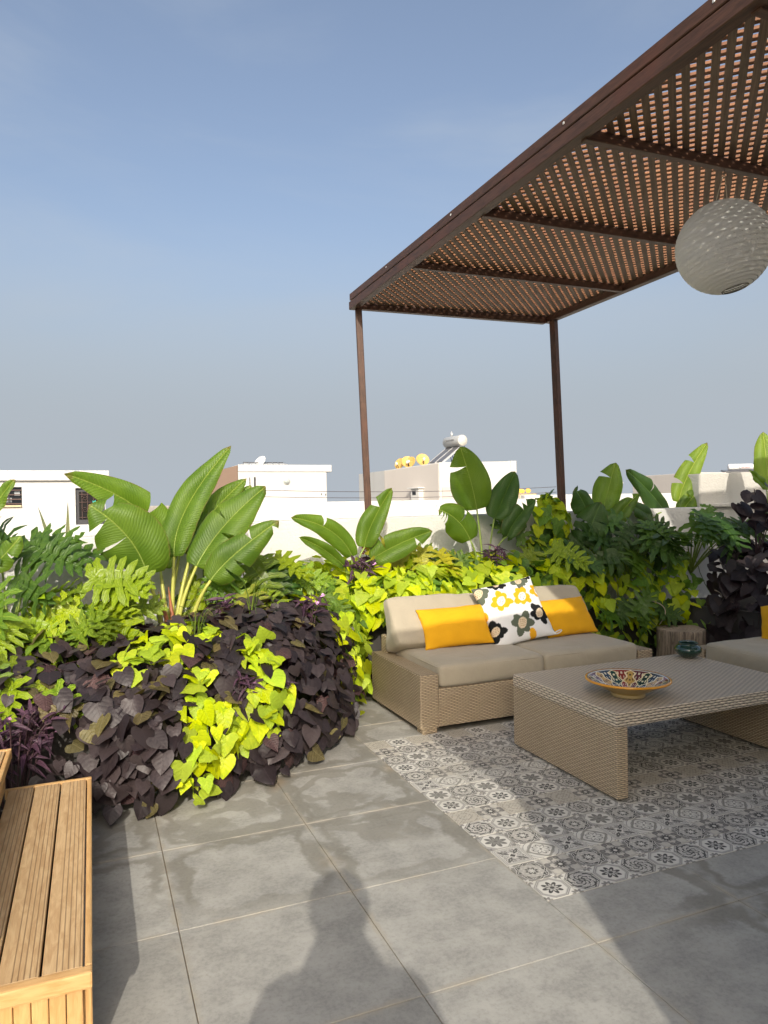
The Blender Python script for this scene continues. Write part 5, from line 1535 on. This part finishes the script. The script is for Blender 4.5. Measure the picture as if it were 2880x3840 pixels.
# the left face runs back from the corner
xl, yl = 13.05, 30.2
zl = 1.3816 + (2.30 - 1.3816) * (yl + 3.63) / (14 + 3.63)
xl = -.2404 + (6.984 + .2404) * (yl + 3.63) / (14 + 3.63)
body = prism([(xc, YF), (xr2, YF), (xr2, 34), (xl, 34), (xl, yl)], -1, zc, 'wall', 'building_white', [zc, zr2, zr2, zl, zl]); body.parent = sbd; body.location = -V(*bb)
dl = V(xc - xl, YF - yl, 0).normalized(); nl = V(dl.y, -dl.x, 0)
skin_ = prism([(xl, yl), (xc - dl.x * .02, YF - dl.y * .02), (xc - dl.x * .02 + nl.x * .04, YF - dl.y * .02 + nl.y * .04), (xl + nl.x * .04, yl + nl.y * .04)], -.9, zc, 'side_face', 'building_grey', [zl - .03, zc - .05, zc - .05, zl - .03]); skin_.parent = sbd; skin_.location = -V(*bb)
lowz = SBp(8, 1.85)[1]
bx('wall_band', sbd, bb, xc + .12, xr2 - 1.6, YF - .04, YF + .02, -.5, lowz, 'building_grey', 0)
bx('edge_trim', sbd, bb, xr2 - .28, xr2 + .03, YF - .05, YF + .3, -.5, zr2 + .02, 'building_white', .01)
# little window bay on the left face
wpos = V(xl, yl, 0).lerp(V(xc, YF, 0), .66)
wz = 1.3816 + (1.715 - 1.3816) * (wpos.y + 3.63) / 17.63
ang = math.atan2(dl.y, dl.x)
bay = mobj('window_bay', box(.62, .30, 1.0, .01), 'building_white', sbd, wpos + nl * .16 + V(0, 0, wz - .30) - V(*bb), (0, 0, ang))
mobj('window', box(.26, .02, .20, 0), 'glass_dark', bay, (-.05, -.155, .28)); mobj('canopy', box(.86, .40, .06, .01), 'building_white', bay, (-.05, -.04, .50))
# dishes along the left edge of its roof
for k, (f, r, el, az) in enumerate(((.31, .30, 25, -150), (.45, .32, 28, -105), (.565, .29, 25, -150), (.72, .32, 28, -102))):
    p = V(xl, yl, 0).lerp(V(xc, YF, 0), f) + V(.15, .35 + (.35 if k == 2 else 0), 0); zz = zl + (zc - zl) * f
    dish((p.x, p.y, zz - .06), r, 'dish_yellow', ['sun-bleached yellow dish turned sideways, farthest from the solar heater', 'sun-bleached yellow dish with its feed arm in front, second from the solar panel row end', 'sun-bleached yellow dish half hidden behind its neighbour', 'sun-bleached yellow dish nearest to the solar heater panels'][k], R(az), R(el), 'yellow dishes on the solar heater house')
# solar water heater
hx, hz = SBp(8.90, 2.62)
SHB = V(15.95, 27.0, zc + .05)
shh = empty('solar_heater', SHB, 'solar water heater with grey tank above two tilted dark panels', 'solar heater')
def heater(root, tank_mat, cap_mat, ang, L=1.25, r=.31, stand=1.0, panel=True):
    ax = V(math.cos(ang), math.sin(ang), 0)
    q = ax.to_track_quat('Z', 'Y')
    t = mobj('tank', mesh_of(*lathe([(.001, -L / 2), (r * .9, -L / 2), (r, -L / 2 + .04), (r, L / 2 - .04), (r * .96, L / 2)], 40)), tank_mat, root, (0, 0, stand + r)); t.rotation_mode = 'QUATERNION'; t.rotation_quaternion = q
    mobj('tank_cap', mesh_of(*lathe([(r * .97, L / 2 - .01), (r * .93, L / 2 + .02), (.001, L / 2 + .025)], 40)), cap_mat, t)
    return t, ax
ta, ax = heater(shh, 'tank_silver', 'tank_cap', R(-84), L=1.35, r=.27, stand=.74)
mobj('valve', mesh_of(*lathe([(0, 0), (.03, .0), (.03, .05), (.07, .08), (.07, .14), (.03, .17), (.02, .25), (0, .26)], 12)), 'aluminium', shh, V(0, 0, .74 + .53) - ax * .25)
side = V(-ax.y, ax.x, 0) * -1
low_dir = V(-.98, .05, 0).normalized()
for k in (-1, 1):
    a = ax * (.32 * k) + V(0, 0, .76); b = a + low_dir * .98 - V(0, 0, .76)
    c = (a + b) / 2; yv = (a - b).normalized(); zv = yv.cross(ax).normalized()
    if zv.z < 0: zv = -zv
    pnl = mobj('collector_panel', box(.60, (a - b).length, .07, .006), 'panel_dark', shh, c)
    xv = yv.cross(zv); pnl.rotation_mode = 'QUATERNION'; pnl.rotation_quaternion = Matrix((xv, yv, zv)).transposed().to_quaternion()
    for s in (-1, 1): mobj('panel_frame', box(.035, (a - b).length + .01, .085, 0), 'aluminium', pnl, (s * .30, 0, .004))
for k in (-.55, .55):
    for (u0, u1) in ((0, 0), (.5, .1), (.1, .5)):
        mobj('stand_strut', tubem([ax * k + V(.25 + u0, .1, -.02), ax * k + V(.0 + u1 * .3, 0, .76)], .022, 5), 'dark_metal', shh)
def writing(txt, size, mat, parent, loc, rot, name='lettering'):
    cu = bpy.data.curves.new('lettering', 'FONT'); cu.body = txt; cu.size = size; cu.extrude = .002; cu.align_x = 'CENTER'; cu.align_y = 'CENTER'
    tmp = bpy.data.objects.new('tmp', cu); COL.objects.link(tmp)
    dg = bpy.context.evaluated_depsgraph_get(); me = bpy.data.meshes.new_from_object(tmp.evaluated_get(dg))
    bpy.data.objects.remove(tmp)
    me.materials.clear()
    return mobj(name, me, mat, parent, loc, rot)
nrm = V(ax.y, -ax.x, 0)
writing('C BATITHERM', .125, 'mark_dark', shh, nrm * .272 + V(0, 0, .74 + .30) - ax * .05, (R(90), 0, math.atan2(ax.y, ax.x)))

# second tank on the grey wall at the right
SH2 = V(7.30, 1.62, 1.68)
F2 = 12.6
s2 = empty('solar_heater', (15.4, 8.9, 2.02), 'white solar tank lying on a roof above the tall grey wall', 'solar heater')
s2.location = (37.8, 30.0, 3.06)
o = mobj('neighbour_roof', box(9, 6, 5, .02), 'building_grey', None, (39.0, 33.0, 3.06 - 2.5)); tag(o, 'grey neighbouring roof carrying the white solar tank', 'building')
t2, ax2 = heater(s2, 'tank_white', 'tank_white', R(-30), L=1.45, r=.185, stand=.16)
pn = mobj('collector_panel', box(1.85, .9, .10, .01), 'panel_dark', s2, (-.20, -.05, .07), (R(8), 0, R(-30)))
n2 = V(ax2.y, -ax2.x, 0)
writing('BOSCH', .15, 'mark_red', s2, n2 * .188 + V(0, 0, .30) + ax2 * .30, (R(90), 0, math.atan2(ax2.y, ax2.x)))
mobj('maker_mark', mesh_of(*lathe([(.05, 0), (.07, 0), (.07, .004), (.05, .004)], 20)), 'mark_dark', s2, n2 * .188 + V(0, 0, .30) - ax2 * .05, (R(90), 0, math.atan2(ax2.y, ax2.x)))

# far orange dishes over a picket fence
for k, (px, r) in enumerate(((47.4, .29), (48.1, .28), (48.5, .31))):
    dish((px, 70 + (.6 if k == 1 else 0), 2.50), r, 'dish_orange', ['orange dish standing alone at the picket fence end', 'orange dish half hidden behind another at the picket fence', 'orange dish overlapping the one behind it at the picket fence'][k], R(-116), R(28), 'orange dishes above the picket fence', True, False)
pf = empty('picket_fence', (47.2, 69, 1.9), 'pale picket fence below the orange dishes', 'fence')
for k in range(20): mobj('picket', box(.11, .03, .62, .004), 'picket', pf, (-1.7 + k * .18, 0, .31))
mobj('fence_rail', box(3.6, .03, .06, 0), 'picket', pf, (0, .05, .45))
# small capped chimney
cp = empty('roof_chimney', (28.02, 30, .55), 'white capped chimney beyond the shaded banana-leaved plant', 'chimney')
mobj('shaft', box(.42, .42, 2.6, .01), 'building_white', cp, (0, 0, .55)); mobj('cap', mesh_of(*lathe([(.001, .20), (.42, .02), (.42, -.04), (.0, -.04)], 4), smooth=False), 'building_white', cp, (0, 0, 1.89), (0, 0, R(45)))
mobj('opening', box(.28, .44, .20, 0), 'mark_dark', cp, (-.03, 0, 1.66))
# overhead wires
for k, (za, zb_) in enumerate(((2.02, 2.05), (1.78, 1.82))):
    pts = [V(5.5 + 13 * t, 22.5, za + (zb_ - za) * t - .25 * 4 * t * (1 - t) * .5) for t in [i / 16 for i in range(17)]]
    o = mobj('overhead_wire', tubem(pts, .011, 4), 'mark_dark'); tag(o, ['upper thin wire strung between the rooftops', 'lower thin wire strung between the rooftops'][k], 'wire')

# ================================================================== the photographer (their shadow falls on the paving)
def person():
    P = {}
    base = V(-.258, -3.86, 0); f = V(.29, .957, 0); s = V(.957, -.29, 0)
    def at(a, b, z): return tuple(base + s * a + f * b + V(0, 0, z))
    J = dict(pel=(at(0, 0, .88), .150), waist=(at(0, 0, 1.0), .175), chest=(at(0, .0, 1.15), .190), uchest=(at(0, 0, 1.26), .105), neck=(at(0, .01, 1.375), .052), head0=(at(0, .025, 1.455), .076), head1=(at(0, .025, 1.545), .096), head2=(at(0, .015, 1.605), .072))
    E = [('pel', 'waist'), ('waist', 'chest'), ('chest', 'uchest'), ('uchest', 'neck'), ('neck', 'head0'), ('head0', 'head1'), ('head1', 'head2')]
    for n, k in (('l', -1), ('r', 1)):
        J['sh' + n] = (at(.200 * k, 0, 1.300), .056); J['el' + n] = (at(.240 * k, .04, 1.02), .056); J['wr' + n] = (at(.105 * k, .145, 1.250), .030); J['ha' + n] = (at(.075 * k, .160, 1.315), .030)
        J['hip' + n] = (at(.095 * k, 0, .83), .098); J['kn' + n] = (at(.10 * k, .02, .46), .064); J['an' + n] = (at(.10 * k, -.01, .085), .044); J['ft' + n] = (at(.115 * k, .15, .035), .034)
        E += [('uchest', 'sh' + n), ('sh' + n, 'el' + n), ('el' + n, 'wr' + n), ('wr' + n, 'ha' + n), ('pel', 'hip' + n), ('hip' + n, 'kn' + n), ('kn' + n, 'an' + n), ('an' + n, 'ft' + n)]
        for q in range(5):                              # four fingers and a thumb
            nm = 'f%s%d' % (n, q)
            if q < 4: J[nm] = (at((.066 - .008 * (q == 3)) * k, .150 + .004 * q, 1.335 + .018 * q - .02 * (q == 3)), .0095); J[nm + 'b'] = (at(.035 * k, .168 + .003 * q, 1.340 + .018 * q - .02 * (q == 3)), .008)
            else: J[nm] = (at(.060 * k, .125, 1.335), .011); J[nm + 'b'] = (at(.035 * k, .122, 1.362), .009)
            E += [('ha' + n, nm), (nm, nm + 'b')]
    names = list(J); me = bpy.data.meshes.new('person')
    me.from_pydata([J[n][0] for n in names], [(names.index(a), names.index(b)) for a, b in E], [])
    o = bpy.data.objects.new('person', me); COL.objects.link(o)
    sk = o.modifiers.new('skin', 'SKIN'); sk.use_smooth_shade = True
    for i, n in enumerate(names):
        r = J[n][1]; me.skin_vertices[0].data[i].radius = (r, r * (.72 if n in ('pel', 'waist', 'chest', 'uchest') else 1))
        me.skin_vertices[0].data[i].use_root = (n == 'pel')
    ss = o.modifiers.new('smooth', 'SUBSURF'); ss.levels = 2; ss.render_levels = 2
    def b():
        p = coords('Position'); x, y, z = xyz(p)
        col = mixc(step(z, 1.335, 1.345), (.22, .24, .28), (.45, .28, .20))
        col = mixc(step(z, .90, .91), (.05, .06, .09), col)
        col = mixc(step(z, 1.575, 1.58), col, (.03, .02, .015))
        return dict(color=col, rough=.7)
    material('person_look', b); me.materials.append(M['person_look'])
    tag(o, 'person in a grey top standing and holding up a phone with both hands', 'person')
    ph = mobj('phone', box(.076, .008, .158, .003), 'dark_metal', None, base + f * .150 + V(0, 0, 1.375), (0, 0, -math.atan2(f.x, f.y)))
    tag(ph, 'dark phone held up in both hands', 'phone')
    return o, base, f, s
pers, pbase, pf_, ps_ = person()
hd = V(pbase.x, pbase.y, 0) + pf_ * .02
hv, hf, hu = lathe([(.001, .112), (.052, .104), (.088, .072), (.107, .02), (.104, -.035), (.088, -.065), (.072, -.07)], 28)
hair = mobj('hair', mesh_of(hv, hf), 'black_gap', pers, hd + V(0, 0, 1.553) - pf_ * .012)
